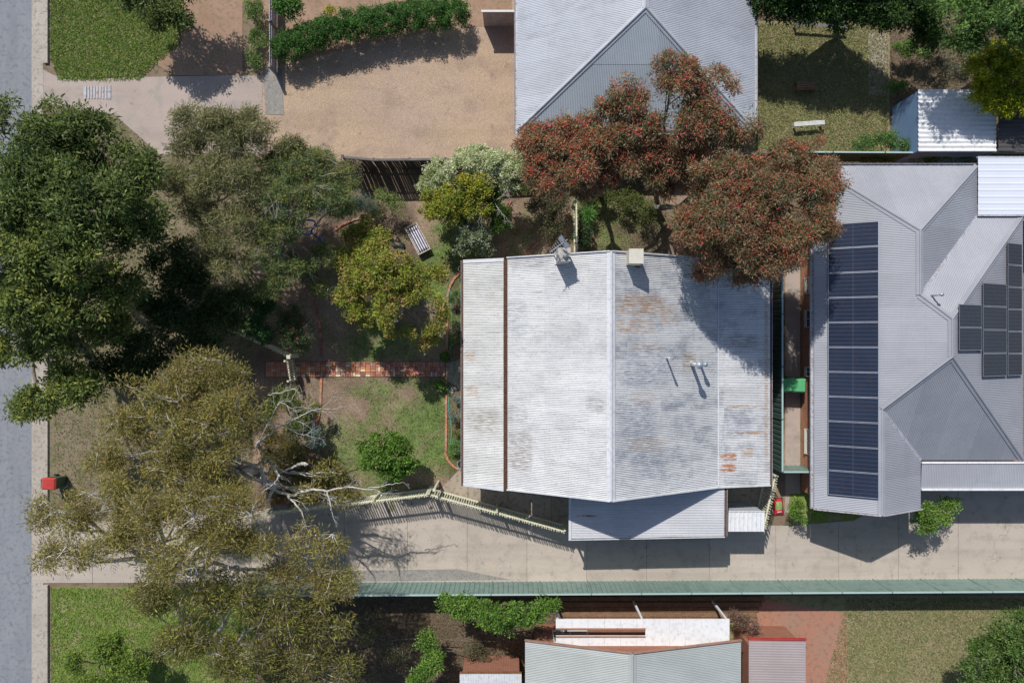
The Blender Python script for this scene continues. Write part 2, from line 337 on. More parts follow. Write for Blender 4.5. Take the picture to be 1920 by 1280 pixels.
# ------------------------------------------------------------------ corrugated sheets
def corr(poly, zf, along='x', pitch=.0765, amp=.0105, n=8, sheet=None, laps=None, lapdz=.005, square=False):
    """poly: plan polygon; zf(x, y): roof plane. Returns meshes (MB), one per sheet. Ribs run along `along`."""
    a, t = (0, 1) if along == 'x' else (1, 0)
    ts = [p[t] for p in poly]; t0, t1 = min(ts), max(ts); As = [p[a] for p in poly]
    bounds = [min(As)-1] + sorted(laps or []) + [max(As)+1]
    step = pitch/n
    def interval(u):
        xs = []
        for i in range(len(poly)):
            p, q = poly[i], poly[(i+1) % len(poly)]
            if (p[t]-u)*(q[t]-u) <= 0 and abs(p[t]-q[t]) > 1e-9: xs.append(p[a]+(q[a]-p[a])*(u-p[t])/(q[t]-p[t]))
        return (min(xs), max(xs)) if len(xs) > 1 else None
    out = []
    nb = max(1, int(math.ceil((t1-t0)/(sheet or 1e9)))) if sheet else 1
    for s in range(nb):
        u0 = t0 + s*(sheet or 0); u1 = min(t1, t0+(s+1)*sheet) if sheet else t1
        k = max(2, int(round((u1-u0)/step)))
        us = [u0+(u1-u0)*i/k for i in range(k+1)]
        us[0] += 1e-5; us[-1] -= 1e-5
        for li in range(len(bounds)-1):
            mb = MB(); prev = None
            for u in us:
                iv = interval(u)
                if iv is None: prev = None; continue
                lo, hi = max(iv[0], bounds[li]-.03*(li > 0)), min(iv[1], bounds[li+1])
                if hi-lo < .003: prev = None; continue
                ph = 2*math.pi*u/pitch
                if square:
                    f = (u/pitch) % 1.0; wv = amp*(1 if f < .16 else -1 if f > .28 and f < .88 else 0)
                else: wv = amp*math.sin(ph)
                wv += (s % 2)*.0015 + li*lapdz
                pts = []
                for q in (lo, hi):
                    x, y = (q, u) if a == 0 else (u, q)
                    mb.v.append((x, y, zf(x, y)+wv)); pts.append(len(mb.v)-1)
                if prev is not None: mb.f.append((prev[0], prev[1], pts[1], pts[0]) ); mb.m.append(0)
                prev = pts
            if mb.f: out.append(mb)
    return out
def roof_plane(parent, poly, zf, mat, along='x', name='roof_sheet', **kw):
    for mb in corr(poly, zf, along, **kw): mb.build(name, mat, parent, smooth=not kw.get('square'))
def strip(parent, name, a, b, wdt, th, mat, lift=0.0):
    """capping or gutter: flat bar from a to b"""
    a = Vector(a); b = Vector(b); d = (b-a).normalized(); s = Vector((-d.y, d.x, 0))
    s = s.normalized() if s.length > 1e-6 else Vector((1, 0, 0)); u = d.cross(s).normalized(); u = u if u.z > 0 else -u
    mb = MB(); n = []
    for p in (a, b):
        for (i, j) in ((-.5, 0), (.5, 0), (.5, 1), (-.5, 1)): mb.v.append(tuple(p + s*wdt*i + u*(th*j+lift)))
    mb.f = [(0,3,2,1), (4,5,6,7), (0,1,5,4), (1,2,6,5), (2,3,7,6), (3,0,4,7)]; mb.m = [0]*6
    return mb.build(name, mat, parent)
def ridge_cap(parent, a, b, mat, wdt=.34, drop=.5, r=.05, lift=.035):
    """folded ridge flashing with a round roll on top"""
    a = Vector(a); b = Vector(b); d = (b-a).normalized(); s = Vector((-d.y, d.x, 0)).normalized()
    mb = MB(); prof = [(-wdt/2, -drop*wdt/2), (-r, -r*drop), (-r*.7, r*.5), (0, r*.9), (r*.7, r*.5), (r, -r*drop), (wdt/2, -drop*wdt/2)]
    for p in (a, b):
        for (o, z) in prof: mb.v.append(tuple(p + s*o + Vector((0, 0, z+lift))))
    k = len(prof)
    for i in range(k-1): mb.f.append((i, i+1, k+i+1, k+i)); mb.m.append(0)
    return mb.build('ridge_cap', mat, parent)
def gutter(parent, a, b, mat, fill=None, wdt=.12, dep=.09, side=1):
    """open gutter along a-b; side = which side of a->b it lies (1 left)"""
    a = Vector(a); b = Vector(b); d = (b-a); d.z = 0; d.normalize(); s = Vector((-d.y, d.x, 0))*side
    mb = MB(); prof = [(0, 0), (0, -dep), (wdt, -dep), (wdt, 0), (wdt+.015, 0), (wdt+.015, -dep-.012), (-.015, -dep-.012), (-.015, 0)]
    for p in (a, b):
        for (o, z) in prof: mb.v.append(tuple(p + s*o + Vector((0, 0, z))))
    k = len(prof)
    for i in range(k): j = (i+1) % k; mb.f.append((i, j, k+j, k+i)); mb.m.append(0)
    g = mb.build('gutter', mat, parent)
    if fill:
        m2 = MB(); L = (b-a).length; N = max(2, int(L/.06)); rnd = random.Random(int(L*1000))
        prev = None
        for i in range(N+1):
            p = a + (b-a)*i/N; n = len(m2.v)
            for j in range(4): m2.v.append(tuple(p + s*(wdt*(.03+.94*j/3)) + Vector((0, 0, -dep*rnd.uniform(.1, .45)))))
            if i:
                for j in range(3): m2.f.append((n-4+j, n-3+j, n+1+j, n+j)); m2.m.append(0)
        m2.build('leaf_fill', fill, g)
    return g
def wall_window(parent, x, y0, y1, z0, z1, dirx, mats=('darkgl', 'frame')):
    """window on a wall; dirx: -1/1 wall normal along x at plane x; with 'y' version swapped"""
    f = MB(); e = .05
    def bx(m, u0, u1, v0, v1, d0, d1):
        if dirx in (-1, 1): m.box(*sorted((x+dirx*d0, x+dirx*d1)), u0, u1, v0, v1)
        else: s = 1 if dirx == 'n' else -1; m.box(u0, u1, *sorted((x+s*d0, x+s*d1)), v0, v1)
    bx(f, y0-e, y1+e, z0-e, z0, 0.002, .05); bx(f, y0-e, y1+e, z1, z1+e, 0.002, .05)
    bx(f, y0-e, y0, z0, z1, 0.002, .05); bx(f, y1, y1+e, z0, z1, 0.002, .05); bx(f, (y0+y1)/2-.02, (y0+y1)/2+.02, z0, z1, 0.002, .045)
    w_ = f.build('window', M[mats[1]], parent)
    for (a, b) in ((y0, (y0+y1)/2-.02), ((y0+y1)/2+.02, y1)):
        g = MB(); bx(g, a, b, z0, z1, .004, .02); g.build('pane', M[mats[0]], w_)
    return w_

# ------------------------------------------------------------------ foliage and trees
def leaves(centres, per, r, L, Wd, pal, seed, flat=.7, up=.35, jit=.16, out=None):
    """clumps of leaves: centres (n,3); returns V, F, C"""
    rg = np.random.default_rng(seed); n = len(centres); N = n*per
    c = np.repeat(np.asarray(centres), per, axis=0)
    d = rg.normal(size=(N, 3)); d /= np.linalg.norm(d, axis=1)[:, None]
    rad = r*rg.uniform(.15, 1, N)**.6; rr = np.repeat(rg.uniform(.6, 1.3, n), per)
    pos = c + d*(rad*rr)[:, None]*np.array([1, 1, flat])
    ax = d + rg.normal(size=(N, 3))*.55; ax[:, 2] *= .55; ax /= np.linalg.norm(ax, axis=1)[:, None]
    nz = rg.normal(size=(N, 3))*.75 + np.array([0, 0, up*2.2]); sd = np.cross(ax, nz); sd /= (np.linalg.norm(sd, axis=1)[:, None]+1e-9)
    l = L*rg.uniform(.45, 1.45, N); wd = Wd*rg.uniform(.6, 1.2, N); nn = np.cross(sd, ax)
    a = pos; b = pos + ax*(l*.45)[:, None] + sd*(wd*.5)[:, None] + nn*(wd*.16)[:, None]; e = pos + ax*l[:, None] - np.array([0, 0, 1])*(l*.12)[:, None]
    f = pos + ax*(l*.45)[:, None] - sd*(wd*.5)[:, None] + nn*(wd*.16)[:, None]
    V = np.stack([a, b, e, f], 1).reshape(-1, 3); Fq = np.arange(N*4).reshape(N, 4)
    cols = np.array([p[0] for p in pal]); wt = np.array([p[1] for p in pal], float); wt /= wt.sum()
    ci = rg.choice(len(pal), n, p=wt); li = rg.choice(len(pal), N, p=wt)
    pick = np.where(rg.random(N) < .6, np.repeat(ci, per), li)
    cols = cols*np.where(cols.max(1) < .3, 1.42, 1.12)[:, None]
    C = cols[pick]*rg.uniform(1-jit*2, 1+jit*2, N)[:, None]*np.repeat(rg.uniform(.8, 1.2, n), per)[:, None]
    return V, Fq, np.repeat(np.clip(C, 0.003, .9), 4, axis=0)

def clump_centres(lobes, density, seed, shell=.45, low=-.35, bite=.5, billow=True):
    """points through the lobes' volume (more near the outside), thinned by noise so that gaps open"""
    rg = np.random.default_rng(seed); out = []; own = []
    for i, (c, rx, ry, rz) in enumerate(lobes):
        k = max(3, int(density*math.pi*rx*ry))
        d = rg.normal(size=(k*3, 3)); d /= np.linalg.norm(d, axis=1)[:, None]; d = d[d[:, 2] > low]
        d = d[:k]; r = rg.uniform(0, 1, len(d))**shell*rg.uniform(.86, 1.12, len(d))
        p = np.array(c) + d*r[:, None]*np.array([rx, ry, rz])
        kn = p[::11]                                      # foliage gathers in billows round the bough ends
        if len(kn) > 3 and billow:
            D = ((p[:, None, :]-kn[None])**2).sum(2); p = p + (kn[D.argmin(1)]-p)*rg.uniform(.1, .5, len(p))[:, None]
        keep = fbm(p[:, 0]*1.1, p[:, 1]*1.1+p[:, 2]*.7, seed, 3) > bite*rg.uniform(.75, 1.15, len(p))
        p = p[keep]; out.append(p); own += [i]*len(p)
    return np.concatenate(out), np.array(own)

def wobble(a, b, n, amp, rnd, sag=0):
    a = Vector(a); b = Vector(b); L = (b-a).length; pts = []
    for i in range(n+1):
        t = i/n; p = a.lerp(b, t)
        if 0 < i < n: p += Vector((rnd.uniform(-1, 1), rnd.uniform(-1, 1), rnd.uniform(-.6, .6)))*amp*L
        p.z += sag*L*math.sin(math.pi*t); pts.append(p)
    return pts

def tree(name, label, cat, base, lobes, pal, bark, dens=6, per=60, cr=.33, leaf=(.14, .045), tr=.14, seed=1, group=None, twigs=True,
         fork=.45, bite=.42, flowers=None, flat=.7, shell=.45, twr=.012, low=-.35, trunk=True, tf=.3, billow=True):
    """lobes: (px, py, z, rx, ry, rz). parts: trunk, limb.., twigs, crown, blossom"""
    rnd = random.Random(seed); dens *= 2.75; bite -= .07; leaf = (leaf[0]*1.15, leaf[1]*1.25)
    LB = [(P(l[0], l[1], l[2]), l[3], l[4], l[5]) for l in lobes]
    b0 = P(base[0], base[1], 0); T = thing(name, label, cat, b0, group)
    cen, own = clump_centres(LB, dens, seed, shell, low, bite, billow)
    zm = sum(l[0].z for l in LB)/len(LB); cx = sum(l[0].x for l in LB)/len(LB); cy = sum(l[0].y for l in LB)/len(LB)
    fk = Vector((b0.x*.75+cx*.25, b0.y*.75+cy*.25, zm*fork))
    if trunk:
        mb = MB(); pts = wobble(b0, fk, 5, .03, rnd); pts[0].z -= .05
        mb.tube(pts, [tr*(1.35 if i == 0 else 1-.08*i) for i in range(6)], 9); mb.build('trunk', bark, T, smooth=True)
    limbs = []
    for i, (c, rx, ry, rz) in enumerate(LB):
        mb = MB(); tgt = c + Vector((0, 0, -rz*.15)); pts = wobble(fk, tgt, 6, .055, rnd, sag=.05)
        r0 = tr*.62*min(1, .5+rx/3); mb.tube(pts, [r0*(1-.12*j) for j in range(7)], 7)
        for q in range(3):                               # a few secondary boughs on each limb
            s = pts[rnd.choice((3, 4, 5))]; a = rnd.uniform(0, 6.28); e = c + Vector((math.cos(a)*rx*.7, math.sin(a)*ry*.7, rz*rnd.uniform(-.1, .5)))
            w_ = wobble(s, e, 4, .08, rnd); mb.tube(w_, [r0*.42*(1-.2*j) for j in range(5)], 5); limbs.append((i, w_))
        limbs.append((i, pts)); mb.build('limb', bark, T, smooth=True)
    if twigs and len(cen):
        mb = MB()
        for j, p in enumerate(cen):
            if rnd.random() > tf: continue
            cand = [q for (i, w_) in limbs if i == own[j] for q in w_[2:]]
            p = Vector(p); cand.sort(key=lambda q: (q-p).length + (0 if q.z < p.z else .6)); s = cand[rnd.randrange(min(3, len(cand)))]
            w_ = wobble(s, p + (p-s)*.12, 3, .07, rnd, sag=.03); mb.tube(w_, [twr*1.6, twr*1.2, twr*.8, twr*.4], 3, cap=False)
        stuff(mb.build('twigs', bark if twigs is True else twigs, T))
    V, Fq, C = leaves(cen, per, cr, leaf[0], leaf[1], pal, seed, flat)
    np_mesh('crown', V, Fq, M['leaf'], C, T)
    if flowers:
        fcol, frac, fs, fr = flowers
        top = cen[np.random.default_rng(seed+5).random(len(cen)) < frac]; top = top + np.array([0, 0, cr*.45])
        V, Fq, C = leaves(top, fr, cr*.75, fs, fs*.7, fcol, seed+9, .5, .8)
        np_mesh('blossom', V, Fq, M['leaf'], C, T)
    return T

def grass_patch(name, poly_px, n, pal, seed, L=.075, dens=None, mask=None, label=None):
    """blades and small leaves scattered in a plan polygon given in photo pixels"""
    rg = np.random.default_rng(seed); pts = np.array([(v.x, v.y) for v in G(poly_px)])
    lo = pts.min(0); hi = pts.max(0); q = rg.uniform(lo, hi, (n, 2)); ins = np.zeros(n, bool); j = len(pts)-1
    for i in range(len(pts)):
        a, b = pts[i], pts[j]; c = ((a[1] > q[:, 1]) != (b[1] > q[:, 1])) & (q[:, 0] < (b[0]-a[0])*(q[:, 1]-a[1])/(b[1]-a[1]+1e-12)+a[0]); ins ^= c; j = i
    q = q[ins]
    if mask is not None: q = q[rg.random(len(q)) < mask(q[:, 0], q[:, 1])]
    N = len(q); an = rg.uniform(0, 2*np.pi, N); l = L*rg.uniform(.5, 1.3, N); tilt = rg.uniform(.15, .9, N)
    d = np.stack([np.cos(an), np.sin(an)], 1); s = np.stack([-np.sin(an), np.cos(an)], 1)*(l*.20)[:, None]
    z0 = np.full((N, 1), .012)
    a = np.hstack([q-s, z0]); b = np.hstack([q+s, z0]); e = np.hstack([q+d*(l*np.cos(tilt))[:, None], z0+(l*np.sin(tilt))[:, None]])
    V = np.stack([a, b, e], 1).reshape(-1, 3); Fq = np.arange(N*3).reshape(N, 3)
    cols = np.array([p[0] for p in pal]); wt = np.array([p[1] for p in pal], float); wt /= wt.sum()
    C = cols[rg.choice(len(pal), N, p=wt)]*rg.uniform(.5, 1.5, N)[:, None]*1.2
    o = np_mesh(name, V, Fq, M['leaf'], np.repeat(C, 3, axis=0)); stuff(o)
    return tag(o, label, 'grass') if label else o

# ================================================================== THE GROUND
def sheet(name, pts_px, z, mat):
    mb = MB(); v = [(p.x, p.y, z) for p in G(pts_px)]; mb.poly(v); o = mb.build(name, mat, None)
    return struct(o)
mb = MB(); mb.quad((-170, -130, 0), (170, -130, 0), (170, 130, 0), (-170, 130, 0)); struct(mb.build('ground', M['dirt']))
sheet('road', [(-1500, -1500), (62, -1500), (62, 2700), (-1500, 2700)], .004, M['asphalt'])
# kerb and gutter along the road: upright kerb lengths with a gap at the neighbour's crossover
kx = P(68, 0).x
sheet('gutter_strip', [(60, -1500), (82, -1500), (82, 2700), (60, 2700)], .026, M['kerb'])
for (a, b) in ((-1500, 120), (275, 985), (1095, 2700)):
    y1 = P(0, a).y; y0 = P(0, b).y; mb = MB(); k = max(1, int((y1-y0)/2.4)); 
    for i in range(k):
        mb.box(P(84, 0).x, P(92, 0).x, y0+(y1-y0)*i/k+.006, y0+(y1-y0)*(i+1)/k-.006, 0, .12)
    struct(mb.build('kerb', M['kerb']))
sheet('nature_strip_lawn', [(98, -900), (470, -900), (470, 0), (330, 60), (290, 110), (255, 143), (115, 148), (98, 110)], .012, M['nlawn'])
sheet('dirt_path', [(345, -900), (455, -900), (455, 142), (330, 142), (290, 120), (330, 80)], .016, M['pinkpath'])
sheet('neighbour_driveway', [(62, 120), (98, 140), (130, 150), (260, 145), (492, 141), (492, 290), (300, 290), (215, 215), (62, 190)], .020, M['oldconc'])
sheet('verge', [(92, 190), (215, 215), (300, 290), (480, 290), (480, 975), (200, 985), (92, 1000)], .012, M['verge'])
sheet('gravel_yard', [(492, 60), (960, -20), (985, -20), (990, 312), (480, 312)], .010, M['gravel'])
sheet('mulch_bed', [(492, -300), (960, -300), (960, 45), (800, 60), (640, 95), (492, 130)], .014, M['pinkpath'])
DRV = [(62, 985), (480, 958), (523, 948), (808, 914), (1053, 980), (1480, 985), (1600, 975), (1735, 905), (2300, 900), (2300, 1088), (62, 1092)]
def clip_x(poly, xa, xb):
    def half(pl, x, keep):
        o = []
        for i in range(len(pl)):
            a, b = pl[i], pl[(i+1) % len(pl)]; ia, ib = keep(a[0], x), keep(b[0], x)
            if ia: o.append(a)
            if ia != ib: t = (x-a[0])/(b[0]-a[0]); o.append((x, a[1]+t*(b[1]-a[1])))
        return o
    return half(half(poly, xa, lambda v, x: v >= x), xb, lambda v, x: v <= x)
DR = sheet('shared_driveway', DRV, .006, M['stone']); xa = 62; rd = random.Random(4)
while xa < 2300:
    xb = min(2300, xa+rd.choice((112, 118, 124))); q = clip_x(DRV, xa+.35, xb-.35)
    if len(q) > 2:
        mb = MB(); mb.prism([(p.x, p.y) for p in G(q)][::-1], .0062, .03); mb.build('slab', M['drive'], DR)
    xa = xb
sheet('pebble_strip', [(560, 1070), (860, 1066), (960, 1086), (560, 1090)], .036, M['stone'])
sheet('south_lawn', [(1200, 1116), (2300, 1116), (2300, 1900), (1200, 1900)], .008, M['drylawn'])
sheet('south_mulch', [(480, 1116), (1040, 1116), (1040, 1900), (480, 1900)], .010, M['mulch'])
sheet('front_lawn', [(98, 1100), (480, 1100), (480, 2600), (98, 2600)], .012, M['nlawn'])
sheet('terracotta_paving', [(1380, 1116), (1590, 1150), (1590, 1290), (1380, 1290)], .014, M['terra'])
sheet('north_lawn', [(1395, 40), (1668, 40), (1668, 290), (1395, 290)], .008, M['drylawn'])
sheet('garden_soil', [(1668, -500), (2300, -500), (2300, 290), (1668, 290)], .012, M['mulch'])
sheet('shaded_soil', [(1395, -500), (1668, -500), (1668, 40), (1395, 40)], .012, M['mulch'])
sheet('stepping_path', [(1628, 62), (1664, 62), (1664, 180), (1628, 180)], .016, M['oldconc'])
sheet('side_paving', [(1441, 470), (1500, 470), (1500, 960), (1441, 960)], .012, M['oldconc'])
sheet('garden_bed', [(1480, 925), (1735, 925), (1735, 965), (1600, 978), (1480, 990)], .014, M['nlawn'])

# driveway joints: thin recessed strips of darker sealant are real slabs butted with gaps on the side path
PATHC = thing('side_path', 'pale concrete path of slabs between the cream picket fence and the white house', 'path', P(1000, 950)); PATHC['kind'] = 'structure'
def slab(pts, parent, mat, z0=.0, z1=.05, name='slab'):
    mb = MB(); mb.prism([(p.x, p.y) for p in G(pts)], z0, z1); return mb.build(name, mat, parent)
slab([(822, 921), (868, 872), (877, 872), (877, 935)], PATHC, M['slab'])
slab([(878, 936), (878, 872), (952, 872), (952, 958)], PATHC, M['slab'])
slab([(953, 958), (953, 872), (1033, 872), (1033, 983)], PATHC, M['slab'])
slab([(1034, 983), (1034, 872), (1200, 872), (1200, 985), (1062, 992)], PATHC, M['slab'])
slab([(1201, 985), (1201, 880), (1330, 880), (1330, 985)], PATHC, M['slab'])
slab([(1331, 985), (1331, 880), (1432, 880), (1432, 985)], PATHC, M['slab'])

# back and front yard: worn lawn over brown soil, one fine sheet; greenness drawn from where the grass grows
GREEN = [(800, 780, 62, 1.0), (820, 850, 55, 1.0), (790, 720, 35, .7), (700, 655, 60, .7), (770, 640, 60, .5), (830, 600, 50, .6), (835, 520, 55, .9), (800, 560, 60, .7), (850, 470, 50, .7), (820, 440, 50, .5), (850, 440, 40, .4),
         (690, 740, 30, .4), (730, 720, 40, .6), (650, 850, 55, .65), (700, 880, 60, .8), (640, 900, 60, .5), (640, 820, 30, .5), (1150, 400, 60, .5), (1120, 440, 40, .45), (740, 560, 60, .5),
         (1180, 430, 40, .3), (960, 450, 50, .35), (900, 470, 40, .4), (690, 800, 40, .5), (760, 850, 60, .7), (640, 620, 40, .2), (640, 500, 40, .25)]
GW = [(P(a, b).x, P(a, b).y, c*H/F, d) for a, b, c, d in GREEN]
def greenness(x, y):
    g = np.zeros_like(x)
    for (a, b, r, wt) in GW: g = np.maximum(g, wt*np.exp(-(((x-a)**2+(y-b)**2)/(r*r))**1.3))
    n = fbm(x*1.6, y*1.6, 3, 5)
    return np.clip((g*1.2 + (n-.5)*1.9*(g > .03) - .08), 0, 1)
a0, b0 = P(474, 965), P(1475, 300)
xs = np.arange(a0.x, b0.x, .11); ys = np.arange(a0.y, b0.y, .11); X, Y = np.meshgrid(xs, ys); gx = X.ravel(); gy = Y.ravel()
gg = greenness(gx, gy); n1 = fbm(gx*.9, gy*.9, 11, 5); n2 = fbm(gx*4, gy*4, 23, 3)
soil = np.array([.27, .20, .15])*(0.62+.75*n1)[:, None]; soil = soil*(1-.0*n2)[:, None]
mul = np.clip((fbm(gx*.5+9, gy*.5, 31, 3)-.45)*5, 0, 1)[:, None]; soil = soil*(1-.35*mul)
grs = np.array([.135, .195, .062])*(0.7+.6*n2)[:, None]
tone = soil*(1-gg[:, None])+grs*gg[:, None]
# freshly mulched strip under the house front and the north fence
bed = ((gx > P(842, 0).x) & (gx < P(872, 0).x)) | ((gy > P(0, 368).y+1.6*(fbm(gx*1.3, gy*1.3, 77, 3)-.5)))
tone[bed] *= .72
nx, ny = len(xs), len(ys); ii = np.arange(nx*ny).reshape(ny, nx)
Fq = np.stack([ii[:-1, :-1], ii[:-1, 1:], ii[1:, 1:], ii[1:, :-1]], -1).reshape(-1, 4)
yard = np_mesh('yard_lawn', np.stack([gx, gy, .016+.03*n2*(n1*.7+.3)], 1), Fq, M['tone'], tone, None, True, shift=(0, 0, 0)); struct(yard)

# ------------------------------------------------------------------ brick path in basket weave, edging
PATH = struct(sheet('garden_path', [(496, 677), (836, 677), (836, 707), (496, 707)], .038, M['mulch']))
def brick_meshes(L, Wd, Ht, tag_):
    r = []
    for i in range(8):
        mb = MB(); c = .006; x, y = L/2, Wd/2
        v = [(-x, -y, 0), (x, -y, 0), (x, y, 0), (-x, y, 0), (-x, -y, Ht-c), (x, -y, Ht-c), (x, y, Ht-c), (-x, y, Ht-c), (-x+c, -y+c, Ht), (x-c, -y+c, Ht), (x-c, y-c, Ht), (-x+c, y-c, Ht)]
        mb.v = v; mb.f = [(8, 9, 10, 11)] + [(i_, (i_+1) % 4, 4+(i_+1) % 4, 4+i_) for i_ in range(4)] + [(4+i_, 4+(i_+1) % 4, 8+(i_+1) % 4, 8+i_) for i_ in range(4)]; mb.m = [0]*9
        r.append(mb.mesh('brick_'+tag_, BRK[i]))
    return r
BM = brick_meshes(.226, .108, .05, 'path'); EM = brick_meshes(.225, .108, .085, 'edge')
rb = random.Random(5)
def put_brick(me, x, y, z, a, parent, tilt=.0):
    o = bpy.data.objects.new('brick', me); o.rotation_euler = (rb.uniform(-tilt, tilt), rb.uniform(-tilt, tilt), a); return link(o, parent, (x, y, z))
p0, p1 = P(499, 678), P(835, 706); cell = (p0.y-p1.y)/3; ncol = int((p1.x-p0.x)/cell)
cm = .118*cell/.24
for i in range(ncol):
    for j in range(3):
        cx = p0.x+cell*(i+.5); cy = p1.y+cell*(j+.5); hz = ((i+j) % 2 == 0) if rb.random() < .8 else rb.random() < .5
        for s in (-1, 1):
            wts = [30, 22, 14 if i < 26 else 4, 12, 13 if 10 < i < 30 else 3, 9, 8 if i < 26 else 20, 7]
            k = rb.choices(range(8), wts)[0]
            dx, dy = (0, s*cell*.25) if hz else (s*cell*.25, 0)
            put_brick(BM[k], cx+dx+rb.uniform(-.004, .004), cy+dy+rb.uniform(-.004, .004), .006+rb.uniform(0, .008), (0 if hz else math.pi/2)+rb.uniform(-.03, .03), PATH, .02)
def edging(pts, label, pal=(0, 0, 3, 1, 7, 0)):
    g = [P(a, b) for a, b in pts]; T = thing('brick_edging', label, 'brick edging', g[0], 'terracotta brick garden edgings')
    d = 0; seg = []; 
    for a, b in zip(g[:-1], g[1:]): seg.append((a, b, (b-a).length))
    tot = sum(s[2] for s in seg); u = .12
    while u < tot-.1:
        q = u
        for a, b, l in seg:
            if q <= l: break
            q -= l
        p = a.lerp(b, q/l); an = math.atan2(b.y-a.y, b.x-a.x)
        put_brick(EM[rb.choice(pal)], p.x+rb.uniform(-.008, .008), p.y+rb.uniform(-.008, .008), .0+rb.uniform(0, .015), an+rb.uniform(-.05, .05), T, .03); u += .234
edging([(862, 512), (852, 522), (844, 536), (840, 552), (839, 600), (838, 655)], 'brick edging of the bed north of the path, curving to the cream pot ring')
edging([(837, 740), (837, 800), (836, 850), (840, 862), (850, 873), (864, 882)], 'brick edging of the bed south of the path, curving to the concrete slab')
edging([(603, 710), (602, 740), (601, 765), (597, 785), (594, 800)], 'straight brick edging running down from the path beside the grey shrub')
edging([(575, 542), (590, 565), (599, 600), (602, 640), (603, 674)], 'shaded brick edging in the dirt above the path beside the rose bush', (6, 6, 7, 1))  # dark brick picks from here down put the shade into their colour
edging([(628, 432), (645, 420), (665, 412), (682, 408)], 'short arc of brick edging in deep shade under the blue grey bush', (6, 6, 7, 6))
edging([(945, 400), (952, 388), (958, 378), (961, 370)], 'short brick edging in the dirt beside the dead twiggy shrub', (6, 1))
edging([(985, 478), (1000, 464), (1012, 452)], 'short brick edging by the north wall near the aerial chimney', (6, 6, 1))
ds = slab([(836, 680), (872, 674), (872, 735), (836, 712)], None, M['slab'], 0, .045, 'door_slab'); tag(ds, 'grey concrete slab at the house end of the brick path', 'slab'); 
for (a, b, s_) in ((851, 728, .16), (846, 735, .12)):
    mb = MB(); mb.prism([(P(a, b).x+s_*math.cos(t)*(1+.2*(i % 2)), P(a, b).y+s_*.7*math.sin(t)) for i, t in enumerate([0, 1.2, 2.3, 3.3, 4.3, 5.4])], 0, .07)
    tag(mb.build('rock', M['stone']), 'flat grey rock in the mulch beside the hose' if s_ > .14 else 'smaller flat grey rock near the black pot', 'rock')

# ================================================================== THE WHITE HOUSE
HX = thing('white_house', 'old white house under a rust-stained corrugated iron gable roof', 'house', (4.9, -1.45, 0))
YT, YB = 3.74, -6.635; XR, ZR = 4.14, 5.5; XE, ZE = -.19, 3.25; XB, ZB = 9.38, 2.8; XF, ZF = 11.97, 2.34
zl = lambda x, y: ZE + (x-XE)*(ZR-ZE)/(XR-XE)
zr = lambda x, y: ZR + (x-XR)*(ZB-ZR)/(XB-XR)
zs = lambda x, y: ZB + (x-XB)*(ZF-ZB)/(XF-XB)
zp = lambda x, y: 2.34 + (x+2.25)*(3.02-2.34)/1.89
RUSTC = (.40,.25,.14); BLUEG = (.22,.25,.32); DKG = (.13,.12,.11)
def rp(px, py, z=4.2): q = P(px, py, z); return q.x, q.y
bl = lambda px, py, rx, ry, amt, c: (*rp(px, py), rx, ry, amt, c)
M['roofL'] = roof_mat('white_iron', (.77,.78,.79), (.46,.47,.49), .66, [bl(965, 595, .6, .9, .5, BLUEG), bl(1000, 480, 1.4, .5, .35, DKG), bl(975, 850, .6, 1.0, .6, (.16,.12,.08)), bl(1110, 755, .4, .3, .5, DKG), bl(965, 780, .6, .5, .4, DKG)], grey=.22, streak=.7, small=.9, pitch=.0765, valley=.8)
M['roofR'] = roof_mat('worn_iron', (.75,.76,.77), (.31,.34,.39), .60, [bl(1195, 572, 1.25, .5, 1.0, RUSTC), bl(1185, 612, 1.0, .35, .9, RUSTC), bl(1255, 590, .5, .5, .6, RUSTC), bl(1210, 650, .8, .25, .5, RUSTC), bl(1200, 745, .7, .4, .4, RUSTC),
      bl(1210, 700, 1.4, .6, .75, BLUEG), bl(1230, 660, 1.6, .35, .6, BLUEG), bl(1190, 800, 1.0, 1.3, .75, BLUEG), bl(1215, 870, .9, .7, .7, BLUEG), bl(1210, 830, 1.0, .35, .5, (.45,.33,.22)), bl(1300, 680, .38, .5, .9, (.30,.22,.15)), bl(1290, 800, .6, .6, .5, BLUEG), bl(1290, 500, 1.0, .5, .5, BLUEG)], grey=.40, streak=.6, small=.8, pitch=.0765, valley=.9)
M['roofS'] = roof_mat('worn_iron_lower', (.74,.75,.76), (.28,.30,.34), .60, [(*rp(1365, 856, 2.6), .42, .20, 1.5, (.42,.16,.06)), (*rp(1364, 876, 2.6), .42, .20, 1.5, (.42,.16,.06)), (*rp(1402, 848, 2.6), .32, .25, .8, RUSTC), (*rp(1400, 812, 2.6), 1.0, .07, 1.2, RUSTC), (*rp(1395, 762, 2.6), 1.0, .05, 1.3, RUSTC),
      (*rp(1390, 640, 2.6), .9, .35, .6, (.16,.13,.12)), (*rp(1380, 800, 2.6), .8, .6, .6, BLUEG), (*rp(1440, 700, 2.6), .1, 4.8, .8, RUSTC)], grey=.4, streak=.4, pitch=.0765, valley=.8)
M['roofP'] = roof_mat('porch_iron', (.74,.745,.735), (.42,.42,.41), .65, [(*rp(880, 668, 2.6), .3, .25, .8, RUSTC), (*rp(885, 735, 2.6), .3, .35, .7, RUSTC), (*rp(905, 790, 2.6), .8, .6, .6, (.22,.18,.12)), (*rp(925, 560, 2.6), .5, .6, .3, (.5,.47,.36))], grey=.2, streak=.8, small=.9, pitch=.0765, valley=.8)
SW = .762
